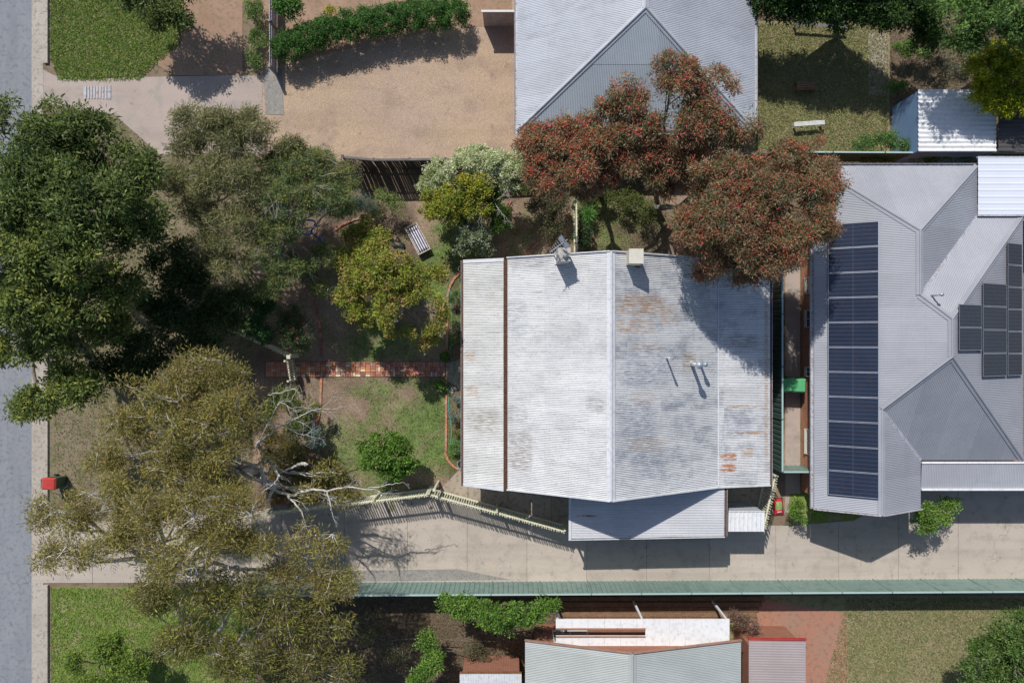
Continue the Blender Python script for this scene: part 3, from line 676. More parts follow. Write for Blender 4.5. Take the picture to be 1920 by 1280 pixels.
for k in range(1):
    roof_plane(HX, [(XE, YB), (XR-.10, YB), (XR-.10, YT), (XE, YT)], zl, M['roofL'], sheet=SW, laps=[1.45])
    roof_plane(HX, [(XR+.10, YB), (XB+.12, YB), (XB+.12, YT), (XR+.10, YT)], zr, M['roofR'], sheet=SW, laps=[6.95], lapdz=-.006)
    roof_plane(HX, [(XB, YB), (XF, YB), (XF, YT), (XB, YT)], lambda x, y: zs(x, y)-.014, M['roofS'], sheet=SW)
ridge_cap(HX, (XR, YB-.03, ZR), (XR, YT+.03, ZR), M['flash'], wdt=.36, drop=.5)
strip(HX, 'lap_flashing', (XB+.05, YB, zs(XB, 0)+.005), (XB+.05, YT, zs(XB, 0)+.005), .05, .006, M['flash'], .008)
for (a, b) in (((XE, YT+.03), (XR, YT+.03)), ((XE, YB-.03), (XR, YB-.03))):
    strip(HX, 'barge_board', (*a, ZE-.06), (*b, ZR-.06), .05, .13, M['flash'])
for y in (YT+.03, YB-.03):
    strip(HX, 'barge_board', (XR, y, ZR-.06), (XB, y, ZB-.06), .05, .13, M['flash']); strip(HX, 'barge_board', (XB, y, ZB-.06), (XF, y, ZF-.06), .05, .13, M['flash'])
gutter(HX, (XE-.02, YB-.12, ZE-.09), (XE-.02, YT-.02, ZE-.09), M['gutter'], M['litter'], wdt=.17, dep=.07, side=1)
gutter(HX, (XF+.01, YB-.0, ZF-.03), (XF+.01, YT, ZF-.03), M['gutter'], M['gutrust'], wdt=.10, dep=.06, side=-1)
# walls with gables
wl0, wl1, wy0, wy1 = .25, 11.55, YB+.3, YT-.3
mb = MB(); pr = [(wl0, 0), (wl1, 0), (wl1, zs(wl1, 0)-.1), (XB, ZB-.1), (XR, ZR-.12), (wl0, zl(wl0, 0)-.1)]
a_ = [(x, wy0, z) for x, z in pr]; b_ = [(x, wy1, z) for x, z in pr]; mb.poly(a_); mb.poly(b_[::-1])
for i in range(len(pr)): j = (i+1) % len(pr); mb.quad(a_[i], b_[i], b_[j], a_[j])
mb.build('wall', M['wall'], HX)
for x in (1.2, 6.2): wall_window(HX, wy0, x, x+1.4, .9, 2.1, 's')
for x in (2.2, 7.5): wall_window(HX, wy1, x, x+1.3, .9, 2.1, 'n')
# porch (front veranda): its own lower roof
roof_plane(HX, [(-2.25, -6.63), (-.36, -6.80), (-.36, 3.78), (-2.25, 3.76)], zp, M['roofP'], sheet=SW)
for y in (-6.61, 3.70):
    strip(HX, 'barge_flashing', (-2.26, y, 2.345), (-.36, y-(.1 if y < 0 else 0), 3.025), .16, .012, M['flash'], .012)
gutter(HX, (-2.26, -6.7, 2.32), (-2.26, 3.76, 2.32), M['gutter'], M['gutrust'], wdt=.10, dep=.07, side=1)
mb = MB(); mb.box(-2.05, .25, -6.3, 3.4, 0, .14); mb.build('porch_floor', M['slab'], HX)
for y in (-6.3, -3.9, -1.9, .9, 3.4):
    mb = MB(); mb.box(-2.02, -1.92, y-.05, y+.05, .14, 2.30); mb.build('porch_post', M['cream'], HX)
wall_window(HX, wl0, -5.2, -3.6, .8, 2.1, -1); wall_window(HX, wl0, .8, 2.4, .8, 2.1, -1)
mb = MB(); mb.box(wl0-.04, wl0+.002, -2.05, -1.15, .14, 2.2); dr = mb.build('door', M['brown'], HX); mb = MB(); mb.box(wl0-.07, wl0-.042, -1.28, -1.24, 1.05, 1.17); mb.build('handle', M['alu'], dr)
# carport roof south of the house
zc = lambda x, y: 2.62 + (y+9.08)*.025
CPT = thing('carport', 'low carport roofed in grey corrugated iron against the south gable', 'carport', (6.2, -7.9, 0))
M['roofC'] = roof_mat('carport_iron', (.60,.61,.64), (.40,.41,.45), .60, [(3.4, -8.0, .5, .04, 1.3, (.25,.10,.05)), (5.8, -6.9, .4, .04, 1.3, (.2,.1,.06)), (5.6, -8.95, .3, .03, 1, RUSTC), (7.6, -8.9, .3, .03, 1, RUSTC)], grey=.08, streak=.2, pitch=.0765, valley=.35)
roof_plane(CPT, [(2.72, -9.07), (9.74, -8.93), (9.74, -6.3), (2.72, -6.3)], zc, M['roofC'], sheet=SW)
strip(CPT, 'edge_flashing', (2.66, -9.10, 2.63), (2.66, -6.42, 2.70), .12, .02, M['flash'], .012)
strip(CPT, 'fascia', (2.60, -9.12, 2.52), (9.78, -8.98, 2.52), .03, .13, M['flash'])
gutter(CPT, (9.76, -8.95, 2.62), (9.76, -6.7, 2.66), M['gutter'], M['gutrust'], wdt=.12, dep=.07, side=-1)
for (x, y) in ((2.75, -9.0), (2.75, -6.9), (6.2, -8.95), (9.65, -8.85), (9.65, -6.9)):
    mb = MB(); mb.box(x-.045, x+.045, y-.045, y+.045, 0, 2.58); mb.build('post', M['gutter'], CPT)
# white garden shed
SH = thing('garden_shed', 'small white ribbed metal shed beside the carport and the south picket fence', 'shed', (11.0, -8.4, 0))
sx0, sx1, sy0, sy1 = 10.14, 11.82, -8.90, -7.95
zh = lambda x, y: 2.0 + (y+8.9)*.06
def ribbed_wall(p, q, z0, z1, mat, parent, name, pitch=.2, amp=.012, n=10, ztop=None):
    p = Vector((p[0], p[1], 0)); q = Vector((q[0], q[1], 0)); L = (q-p).length; d = (q-p)/L; s = Vector((-d.y, d.x, 0)); mb = MB(); us = [0]; u = 0
    while u < L-1e-6:
        for f in (.0, .18, .26, .44): 
            v = u+pitch*f
            if 0 < v < L: us.append(v)
        u += pitch
    us.append(L); us = sorted(set(us)); prev = None
    for u in us:
        f = (u/pitch) % 1; o = amp if .17 < f < .27 or (.0 <= f <= -.1) else 0
        o = amp if abs(f-.18) < .01 or abs(f-.26) < .01 else 0
        a = p+d*u+s*o; n = len(mb.v); zt = z1 if ztop is None else ztop(a.x, a.y); mb.v += [(a.x, a.y, z0), (a.x, a.y, zt)]
        if prev is not None: mb.f.append((prev, n, n+1, prev+1)); mb.m.append(0)
        prev = n
    return mb.build(name, mat, parent)
M['shedwall'] = mottled('shed_wall', (.40,.42,.46), (.46,.48,.52), None, 1, 5, 50, .5, .4, .03, fine=.1)
for (a, b) in (((sx0+.03, sy1-.03), (sx1-.03, sy1-.03)), ((sx1-.03, sy0+.03), (sx0+.03, sy0+.03)), ((sx0+.03, sy0+.03), (sx0+.03, sy1-.03)), ((sx1-.03, sy1-.03), (sx1-.03, sy0+.03))):
    ribbed_wall(a, b, 0, 1.98, M['shedwall'], SH, 'wall', ztop=lambda x, y: zh(x, y)-.02)
for mb in corr([(sx0, sy0), (sx1, sy0), (sx1, sy1), (sx0, sy1)], zh, 'y', pitch=.2, amp=.011, n=12, square=True): mb.build('roof', M['white'], SH)
strip(SH, 'roof_flashing', (sx0, sy1+.01, zh(0, sy1)-.03), (sx1, sy1+.01, zh(0, sy1)-.03), .03, .06, M['white'])

# chimneys, aerial, flues
def chimney(label, px, py, ztop, wx, wy, zbase, mat, n):
    q = P(px, py, ztop); T = thing('chimney', label, 'chimney', (q.x, q.y, zbase)); mb = MB()
    mb.box(q.x-wx/2, q.x+wx/2, q.y-wy/2, q.y+wy/2, zbase, ztop-.10); mb.build('shaft', mat, T)
    mb = MB(); mb.box(q.x-wx/2-.015, q.x+wx/2+.015, q.y-wy/2-.015, q.y+wy/2+.015, ztop-.10, ztop); mb.build('cap', mat, T)
    mb = MB(); mb.box(q.x-wx/2-.08, q.x+wx/2+.06, q.y-wy/2-.07, q.y-wy/2-.005, zbase, zbase+.25); mb.box(q.x-wx/2-.07, q.x-wx/2-.005, q.y-wy/2, q.y+wy/2, zbase, zbase+.3); mb.build('flashing', M['flash'] if n else M['rust'], T)
    return T, q
C1, q1 = chimney('grey rendered chimney with a round flue left of the ridge, aerial mast beside it', 1058, 477, 5.75, .50, .53, 4.1, M['cgrey'], 1)
mb = MB(); mb.lathe([(.0, 0), (.085, 0), (.10, .10), (.085, .16), (.0, .20)], (q1.x+.03, q1.y-.06, 5.75), 16); mb.build('flue', M['cowl'], C1, smooth=True)
C2, q2 = chimney('cream rendered chimney with a flat blank top right of the ridge', 1193, 480, 5.95, .57, .58, 4.7, M['ccrea'], 0)
ANT = thing('tv_aerial', 'grey television aerial on a mast beside the grey chimney', 'aerial', (q1.x-.33, q1.y+.12, 4.2))
mx, my = q1.x-.33, q1.y+.12; mb = MB(); mb.tube([(mx, my, 4.15), (mx, my, 6.35)], .022, 8); mb.build('mast', M['alu'], ANT)
mb = MB(); A = Vector((mx-.30, my-.10, 6.25)); B = Vector((mx+.42, my+.42, 6.30)); mb.tube([A, B], .014, 6); mb.build('boom', M['alu'], ANT)
dd = (B-A).normalized(); nn = Vector((-dd.y, dd.x, 0))
for i, l in enumerate([.10, .14, .17, .20, .23, .26, .30, .33]):
    p = A.lerp(B, .12+.11*i); mb = MB(); mb.tube([p-nn*l, p+nn*l], .008, 5); mb.build('element', M['alu'], ANT)
mb = MB()
for s in (-1, 1): 
    p = A.lerp(B, .82)+nn*.16*s; mb.quad(p-nn*.12-dd*.1+Vector((0, 0, -.1)), p+nn*.12-dd*.1+Vector((0, 0, -.1)), p+nn*.12+dd*.06+Vector((0, 0, .12)), p-nn*.12+dd*.06+Vector((0, 0, .12)))
mb.build('reflector', M['cowl'], ANT)
def flue(label, px, py, zt, r, capr, grp='white flue pipes on the right roof slope'):
    q = P(px, py, zt); z0 = (zr if q.x < XB else zs)(q.x, 0)-.02; T = thing('flue_pipe', label, 'flue pipe', (q.x, q.y, z0), grp)
    mb = MB(); mb.tube([(q.x, q.y, z0), (q.x, q.y, zt-.12)], r, 14); mb.build('pipe', M['pvc'], T, smooth=True)
    if capr > r*1.3:
        mb = MB(); mb.lathe([(r*1.02, -.28), (capr*.9, -.14), (capr, -.05), (capr*.96, 0), (.01, .05)], (q.x, q.y, zt), 18); mb.build('cowl', M['cowl'], T, smooth=True)
    else:
        mb = MB(); mb.lathe([(r, -.14), (capr, -.12), (capr, .0), (.005, .012)], (q.x, q.y, zt), 14); mb.build('cap', M['pvc'], T, smooth=True)
    mb = MB(); mb.lathe([(r*1.7, .0), (r*1.4, .03), (r*1.02, .05)], (q.x, q.y, z0+.03), 12); mb.build('collar', M['gutter'], T, smooth=True)
flue('thin white flue pipe with a plain round cap, leftmost of the three', 1261, 672, 5.30, .045, .062)
flue('thick flue pipe with the widest grey cowl, middle of the three', 1312, 684, 4.85, .085, .165)
flue('short flue pipe with a small grey cowl, rightmost of the three', 1323, 683, 4.15, .06, .115)

# ================================================================== NEIGHBOURING HOUSES
M['roofN'] = roof_mat('pale_blue_iron', (.49,.52,.58), (.33,.35,.40), .47, [], grey=.3, streak=.3, small=.2, pitch=.0765, valley=.2)
M['roofN2'] = roof_mat('pale_blue_iron_shaded_hip', (.42,.47,.53), (.36,.41,.47), .42, [], grey=.2, streak=.12, dirx=False, small=.05)  # same roof iron, darker: shade of the south hip put into the colour
M['roofG'] = roof_mat('grey_steel', (.35,.365,.41), (.27,.285,.33), .37, [], grey=.15, streak=.16, small=.06, pitch=.0765, valley=.22)
M['roofGy'] = roof_mat('grey_steel_ns', (.35,.365,.41), (.27,.285,.33), .37, [], grey=.15, streak=.16, dirx=False, small=.06, pitch=.0765, valley=.22)
M['roofB'] = roof_mat('weathered_green_grey_iron', (.42,.45,.44), (.36,.39,.40), .42, [], grey=.4, streak=.3, small=.15)
M['roofK'] = roof_mat('pinkish_iron', (.38,.33,.33), (.32,.28,.28), .38, [], grey=.3, streak=.3, small=.1)
NS = dict(pitch=.0765, amp=.009, n=6)
def face(parent, poly, zf, mat, along='x', **kw):
    k = dict(NS); k.update(kw); roof_plane(parent, poly, zf, mat, along, **k)

# --- house north
NH = thing('north_house', 'pale blue corrugated hip-roofed house beyond the red flowering trees', 'house', (5.7, 16, 0))
nx0, nx1, ny0, ny1, ze, zr_ = .25, 11.13, 9.66, 27.0, 2.7, 4.95; xm = (nx0+nx1)/2; ya = 14.2; sl = (zr_-ze)/(xm-nx0)
face(NH, [(nx0, ny0), (xm, ya), (xm, ny1), (nx0, ny1)], lambda x, y: ze+(x-nx0)*sl, M['roofN'], sheet=1.524)
face(NH, [(nx1, ny0), (nx1, ny1), (xm, ny1), (xm, ya)], lambda x, y: ze+(nx1-x)*sl, M['roofN'], sheet=1.524)
face(NH, [(nx0, ny0), (nx1, ny0), (xm, ya)], lambda x, y: ze+(y-ny0)*(zr_-ze)/(ya-ny0), M['roofN2'], 'y', sheet=1.524, laps=[ny0+2.55], lapdz=.008)
for a, b in (((nx0, ny0, ze), (xm, ya, zr_)), ((nx1, ny0, ze), (xm, ya, zr_)), ((xm, ya, zr_), (xm, ny1, zr_))): ridge_cap(NH, a, b, M['roofN'], wdt=.3, drop=.35, lift=.03)
gutter(NH, (nx0-.01, ny0-.1, ze-.03), (nx0-.01, ny1, ze-.03), M['gutter'], wdt=.12, side=1)
gutter(NH, (nx1+.01, ny0-.1, ze-.03), (nx1+.01, ny1, ze-.03), M['gutter'], wdt=.12, side=-1)
gutter(NH, (nx0, ny0-.01, ze-.03), (nx1, ny0-.01, ze-.03), M['gutter'], wdt=.12, side=-1)
mb = MB(); mb.box(nx0+.5, nx1-.5, ny0+.5, ny1-.4, 0, ze-.05); mb.build('wall', M['redwall'], NH)
for x in (2.2, 7.4): wall_window(NH, ny0+.5, x, x+1.5, .9, 2.1, 's')
for y in (12, 16): wall_window(NH, nx0+.5, y, y+1.5, .9, 2.1, -1)
NF = thing('side_screen', 'pale timber side gate and screen between the gravel yard and the north house', 'gate', (P(930, 30).x, 15.5, 0))
mb = MB(); g0, g1 = P(905, 22, 1.5), P(985, 20, 1.5); mb.box(g0.x, .2, g0.y-.03, g0.y+.03, 0, 1.5); mb.build('panel', M['wtimber'], NF); mb = MB(); mb.box(g0.x-.06, .2, g0.y-.05, g0.y+.05, 1.5, 1.56); mb.build('rail', M['frame'], NF)

# --- grey house east
GH = thing('grey_house', 'large brick house under a grey steel hip roof with solar panels', 'house', (18.7, 0, 0))
e0 = 2.6; zW = lambda x, y: e0+.5*(x-13.9)
face(GH, [(13.9,8.05),(17.65,4.8),(17.65,2.01),(18.7,.96),(18.7,-.65),(16.35,-3.0),(16.35,-7.67),(13.9,-7.67)], zW, M['roofG'], sheet=1.524)
face(GH, [(21.4,8.05),(17.65,4.8),(17.65,2.01),(21.4,5.76)], lambda x, y: e0+.5*(21.4-x), M['roofG'], sheet=1.524)
face(GH, [(13.9,8.05),(21.4,8.05),(17.65,4.8)], lambda x, y: e0+(8.05-y)*1.875/3.25, M['roofGy'], 'y', sheet=1.524)
face(GH, [(17.65,2.01),(21.4,5.76),(23.5,5.76),(18.7,.96)], lambda x, y: e0+.5*(5.76-y), M['roofGy'], 'y', sheet=1.524)
face(GH, [(23.5,5.76),(18.7,.96),(18.7,-.65),(23.5,-5.45)], lambda x, y: e0+.5*(23.5-x), M['roofG'], sheet=1.524)
face(GH, [(18.7,-.65),(16.35,-3.0),(18.8,-5.45),(23.5,-5.45)], lambda x, y: e0+.5*(y+5.45), M['roofGy'], 'y', sheet=1.524)
face(GH, [(16.35,-3.0),(18.8,-5.45),(18.8,-7.67),(16.35,-7.67)], lambda x, y: e0+.5*(18.8-x), M['roofG'], sheet=1.524)
zA = lambda x: e0+.5*(x-13.9)
for a, b in (((13.9,8.05,e0),(17.65,4.8,zA(17.65))), ((21.4,8.05,e0),(17.65,4.8,zA(17.65))), ((17.65,4.8,zA(17.65)),(17.65,2.01,zA(17.65))), ((17.65,2.01,zA(17.65)),(18.7,.96,zA(18.7))),
             ((23.5,5.76,e0),(18.7,.96,zA(18.7))), ((18.7,.96,zA(18.7)),(18.7,-.65,zA(18.7))), ((18.7,-.65,zA(18.7)),(16.35,-3.0,zA(16.35))), ((18.7,-.65,zA(18.7)),(23.5,-5.45,e0)), ((16.35,-3.0,zA(16.35)),(16.35,-7.69,zA(16.35)))):
    ridge_cap(GH, a, b, M['roofG'], wdt=.32, drop=.35, lift=.03)
for a, b in (((17.65,2.01,zA(17.65)),(21.4,5.76,e0)), ((16.35,-3.0,zA(16.35)),(18.8,-5.45,e0))): strip(GH, 'valley', a, b, .16, .01, M['gutter'], .012)
gutter(GH, (13.89, -7.7, e0-.03), (13.89, 8.1, e0-.03), M['gutter'], wdt=.12, side=1)
gutter(GH, (13.8, 8.06, e0-.03), (21.4, 8.06, e0-.03), M['gutter'], wdt=.12, side=1)
for (a, b) in (((13.9, -7.70, e0-.05), (16.35, -7.70, zA(16.35)-.05)), ((18.8, -7.70, e0-.05), (16.35, -7.70, zA(16.35)-.05))): strip(GH, 'barge_board', a, b, .04, .14, M['gutter'])
mb = MB(); mb.box(14.4, 20.9, 2.0, 7.55, 0, e0-.02); mb.box(14.4, 23.0, -4.95, 2.0, 0, e0-.03)
pr = [(14.4, 0), (18.3, 0), (18.3, e0), (16.35, zA(16.35)-.15), (14.4, e0)]
a_ = [(x, -7.4, z) for x, z in pr]; b_ = [(x, -4.96, z) for x, z in pr]; mb.poly(a_); mb.poly(b_[::-1])
for i in range(5): j = (i+1) % 5; mb.quad(a_[i], b_[i], b_[j], a_[j])
mb.build('wall', M['brickwall'], GH)
for (py0, py1) in ((612, 582), (548, 520), (852, 808), (690, 705)):
    y0, y1 = sorted((P(0, py0, 1.2).y, P(0, py1, 1.2).y)); wall_window(GH, 14.4, y0, y1, .7, 2.1, -1)
    mb = MB(); mb.box(14.28, 14.398, y0-.05, y1+.05, .60, .65); mb.build('sill', M['pot'], GH)
wall_window(GH, -7.4, 15.2, 17.4, .9, 2.1, 's')
q = P(1766, 552, 5.2); FP = thing('flue_pipe', 'small grey flue pipe on the north hip of the grey house', 'flue pipe', (q.x, q.y, 4.5)); mb = MB(); mb.tube([(q.x, q.y, 4.4), (q.x, q.y, 5.2)], .04, 10); mb.build('pipe', M['gutter'], FP, smooth=True); mb = MB(); mb.lathe([(.045, -.1), (.08, -.06), (.08, 0), (.01, .03)], (q.x, q.y, 5.22), 12); mb.build('cowl', M['cowl'], FP, smooth=True)
# solar panels: each one a part, with cell rows as raised grid lines
def solar(parent, x0, x1, y0, y1, zf, rows=6):
    mb = MB(); t = .04; o = .09
    def c(x, y, h): return (x, y, zf(x, y)+o+h)
    g = .012; X0, X1, Y0, Y1 = x0+g, x1-g, y0+g, y1-g
    top = [c(X0, Y0, t), c(X1, Y0, t), c(X1, Y1, t), c(X0, Y1, t)]; bot = [c(X0, Y0, 0), c(X1, Y0, 0), c(X1, Y1, 0), c(X0, Y1, 0)]
    mb.quad(*top); mb.quad(*bot[::-1])
    for i in range(4): j = (i+1) % 4; mb.quad(bot[i], bot[j], top[j], top[i], 1)
    def bar(a0, a1, b0, b1): mb.quad(c(a0, b0, t+.004), c(a1, b0, t+.004), c(a1, b1, t+.004), c(a0, b1, t+.004), 1)
    for i in range(1, rows): y = Y0+(Y1-Y0)*i/rows; bar(X0, X1, y-.006, y+.006)
    bar((X0+X1)/2-.006, (X0+X1)/2+.006, Y0, Y1)
    f = .022; 
    for (a0, a1, b0, b1) in ((X0, X1, Y0, Y0+f), (X0, X1, Y1-f, Y1), (X0, X0+f, Y0+f, Y1-f), (X1-f, X1, Y0+f, Y1-f)): mb.quad(c(a0, b0, t+.006), c(a1, b0, t+.006), c(a1, b1, t+.006), c(a0, b1, t+.006), 2)
    return mb.build('solar_panel', [M['panel'], M['busbar'], M['alu']], parent)
sy1_ = P(0, 418, 3.3).y; sy0_ = P(0, 930, 3.3).y; pn = 11; ph = (sy1_-sy0_)/pn
for i in range(pn): solar(GH, 14.35, 16.20, sy0_+i*ph, sy0_+(i+1)*ph, zW)
zE_ = lambda x, y: e0+.5*(23.5-x)
for i in range(4):
    for (xa, xb) in ((20.55, 22.2),): 
        if i < 4: solar(GH, xa, xb, -1.55+i*1.03, -.52+i*1.03, zE_)
for i in range(3): solar(GH, 19.0, 20.5, -.4+i*1.0, .6+i*1.0, zE_) if i < 2 else None
for i in range(6): solar(GH, 22.25, 23.3, -1.55+i*1.0, -.55+i*1.0, zE_)
PT = thing('patio_roof', 'flat white patio roof at the north end of the grey house', 'patio roof', (23.5, 7.2, 0))
px0, py1, py0 = P(1834, 0, 2.75).x, P(0, 296, 2.75).y, P(0, 402, 2.75).y
for mb in corr([(px0, py0), (27, py0), (27, py1), (px0, py1)], lambda x, y: 2.75, 'x', pitch=.3, amp=.006, n=12, square=True, sheet=1.2): mb.build('roof_sheet', M['patio'], PT)
for y in (py0-.04, py1+.04): mb = MB(); mb.box(px0, 27, y-.035, y+.035, 2.63, 2.74); mb.build('beam', M['gutter'], PT)
for x in (22.1, 26.8):
    mb = MB(); mb.box(x-.05, x+.05, py1-.1, py1, 0, 2.62); mb.build('post', M['gutter'], PT)
GA = thing('garage_porch', 'narrow grey roof with white fascias over the garage entrance', 'porch', (22, -6.2, 0))
gy1, gy0 = P(0, 869, 2.6).y, P(0, 915, 2.5).y
face(GA, [(18.85, gy0), (27, gy0), (27, gy1), (18.85, gy1)], lambda x, y: 2.52+(y-gy0)*.06, M['roofGy'], 'y')
for y in (gy0-.04, gy1+.05): mb = MB(); mb.box(18.85, 27, y-.04, y+.04, 2.48, 2.62+.02*(y > gy0)); mb.build('fascia', M['white'], GA)
mb = MB(); mb.box(20.0, 27, gy0+.4, gy1-.05, 0, 2.45); mb.build('wall', M['brickwall'], GA)
mb = MB(); mb.box(20.8, 25.2, gy0+.34, gy0+.398, 0, 2.2); mb.build('garage_door', M['gutter'], GA)

# --- house south
SHs = thing('south_house', 'weathered green-grey corrugated gable house at the foot of the view', 'house', (5.5, -18, 0))
qx0, qx1, qxm, qy, qz, qr = .6, 10.5, 5.3, -13.7, 2.7, 4.0
face(SHs, [(qx0, qy), (qxm, qy), (qxm, qy-14), (qx0, qy-14)], lambda x, y: qz+(x-qx0)*(qr-qz)/(qxm-qx0), M['roofB'], sheet=1.524)
face(SHs, [(qxm, qy), (qx1, qy), (qx1, qy-14), (qxm, qy-14)], lambda x, y: qr-(x-qxm)*(qr-qz)/(qx1-qxm), M['roofB'], sheet=1.524)
ridge_cap(SHs, (qxm, qy, qr), (qxm, qy-14, qr), M['roofB'], lift=.03, drop=.3)
for a, b in (((qx0, qy+.03, qz-.05), (qxm, qy+.03, qr-.05)), ((qx1, qy+.03, qz-.05), (qxm, qy+.03, qr-.05))): strip(SHs, 'barge_board', a, b, .05, .13, M['terra'])
mb = MB(); pr = [(1.1, 0), (10.0, 0), (10.0, qz), (qxm, qr-.12), (1.1, qz)]; yy = qy-.35
a_ = [(x, yy, z) for x, z in pr]; b_ = [(x, yy-13, z) for x, z in pr]; mb.poly(a_[::-1]); mb.poly(b_)
for i in range(5): j = (i+1) % 5; mb.quad(a_[i], a_[j], b_[j], b_[i])
mb.build('wall', M['redwall'], SHs)
wall_window(SHs, yy, 2.0, 3.6, .9, 2.1, 'n'); wall_window(SHs, yy, 7.0, 8.6, .9, 2.1, 'n')
PS = thing('white_patio', 'white sheeted patio roof with a long dark slot in front of the south house', 'patio roof', (5.2, -13.1, 0))
v0 = P(1042, 1160, 2.45); v1 = P(1368, 1158, 2.45)
s0, s1, s2, s3 = P(1045, 1179, 2.45), P(1210, 1179, 2.45), P(1045, 1191, 2.45), 0
for (a0, a1, b0, b1) in ((v0.x, v1.x, s0.y, v0.y), (s1.x, v1.x, s2.y, s0.y), (v0.x, v1.x, -14.3, s2.y)):
    mb = MB(); u = a0
    while u < a1-.01:
        w_ = min(.75, a1-u); mb.box(u+.004, u+w_-.004, b0, b1, 2.40, 2.45); u += w_
    mb.build('roof_sheet', M['white'], PS)
mb = MB(); mb.box(v0.x, s1.x, s2.y-.06, s2.y-.01, 2.452, 2.50); mb.box(v0.x, s1.x, s0.y+.01, s0.y+.06, 2.452, 2.50); mb.build('edge_trim', M['terra'], PS)
for x in (v0.x+.1, (v0.x+v1.x)/2, v1.x-.1): mb = MB(); mb.box(x-.045, x+.045, v0.y-.12, v0.y-.03, 0, 2.4); mb.build('post', M['white'], PS)
DK = thing('timber_steps', 'brown sleeper terrace between the green fence and the white patio roof', 'steps', (P(1230, 1140).x, P(1230, 1140).y, 0))
for i in range(5):
    y = P(0, 1117+i*9.5).y; mb = MB(); mb.box(P(1048+i*3, 0).x, P(1432-i*5, 0).x, y-.22, y, 0, .10+.0*i+.05*(i % 2)); mb.build('sleeper', M['brown'], DK)
PK = thing('pink_lean_to', 'pinkish brown corrugated lean-to roof right of the south house', 'lean-to', (P(1455, 0, 2.3).x, -15, 0))
k0, k1 = P(1404, 1199, 2.3), P(1512, 1199, 2.3)
face(PK, [(k0.x, k0.y), (k1.x, k0.y), (k1.x, k0.y-8), (k0.x, k0.y-8)], lambda x, y: 2.3-(x-k0.x)*.03, M['roofK'])
mb = MB(); mb.box(k0.x, k1.x, k0.y-.005, k0.y+.05, 2.18, 2.33); mb.build('fascia', M['binred'], PK)
mb = MB(); mb.box(k0.x+.05, k1.x-.1, k0.y-8, k0.y-.3, 0, 2.15); mb.build('wall', M['redwall'], PK)
LT = thing('small_shed', 'little pale-roofed shed left of the south house at the bottom edge', 'shed', (P(910, 1290).x, P(910, 1290).y, 0))
k0, k1 = P(862, 1262, 2.1), P(978, 1262, 2.1)
face(LT, [(k0.x, k0.y), (k1.x, k0.y), (k1.x, k0.y-2.6), (k0.x, k0.y-2.6)], lambda x, y: 2.1, M['flash'], 'y')
mb = MB(); mb.box(k0.x, k1.x, k0.y, k0.y+.05, 2.0, 2.12); mb.build('fascia', M['rust'], LT)
mb = MB(); mb.box(k0.x+.1, k1.x-.1, k0.y-2.5, k0.y-.1, 0, 2.05); mb.build('wall', M['redwall'], LT)

# --- blue-walled shed, dark carport north east
BS = thing('blue_shed', 'blue-walled shed under a white corrugated roof behind the north-east fence', 'shed', (20.5, 10.6, 0))
bx0, bx1, by0, by1 = P(1722, 0, 2.3).x, P(1868, 0, 2.3).x, P(0, 284, 2.3).y, P(0, 168, 2.3).y
face(BS, [(bx0, by0), (bx1, by0), (bx1, by1), (bx0, by1)], lambda x, y: 2.3+.12*math.sin((x-bx0)/(bx1-bx0)*math.pi), M['white'], 'x', pitch=.22, amp=.02, n=10)
mb = MB(); mb.box(bx0+.04, bx1-.04, by0+.04, by1-.04, 0, 2.26); mb.build('wall', M['bluewall'], BS)
DC = thing('dark_carport', 'dark flat carport roof at the right edge beside the blue-walled shed', 'carport', (23.5, 10.4, 0))
dx0, dy0, dy1 = P(1872, 0, 2.4).x, P(0, 284, 2.4).y, P(0, 205, 2.4).y
M['dkroof'] = mottled('dark_sheet', (.07,.065,.065), (.10,.09,.09), None, 1, 5, 50, .6, .3, .05)
face(DC, [(dx0, dy0), (27, dy0), (27, dy1), (dx0, dy1)], lambda x, y: 2.4, M['dkroof'], 'x', pitch=.2, amp=.015)
for (x, y) in ((dx0+.1, dy0+.1), (dx0+.1, dy1-.1), (26.8, dy0+.1)): mb = MB(); mb.box(x-.05, x+.05, y-.05, y+.05, 0, 2.36); mb.build('post', M['gutter'], DC)
mb = MB(); mb.box(P(1890, 0, 2.6).x, 27, P(0, 205, 2.6).y, P(0, 196, 2.6).y, 2.42, 2.6); mb.build('blue_fascia', M['bluewall'], DC)

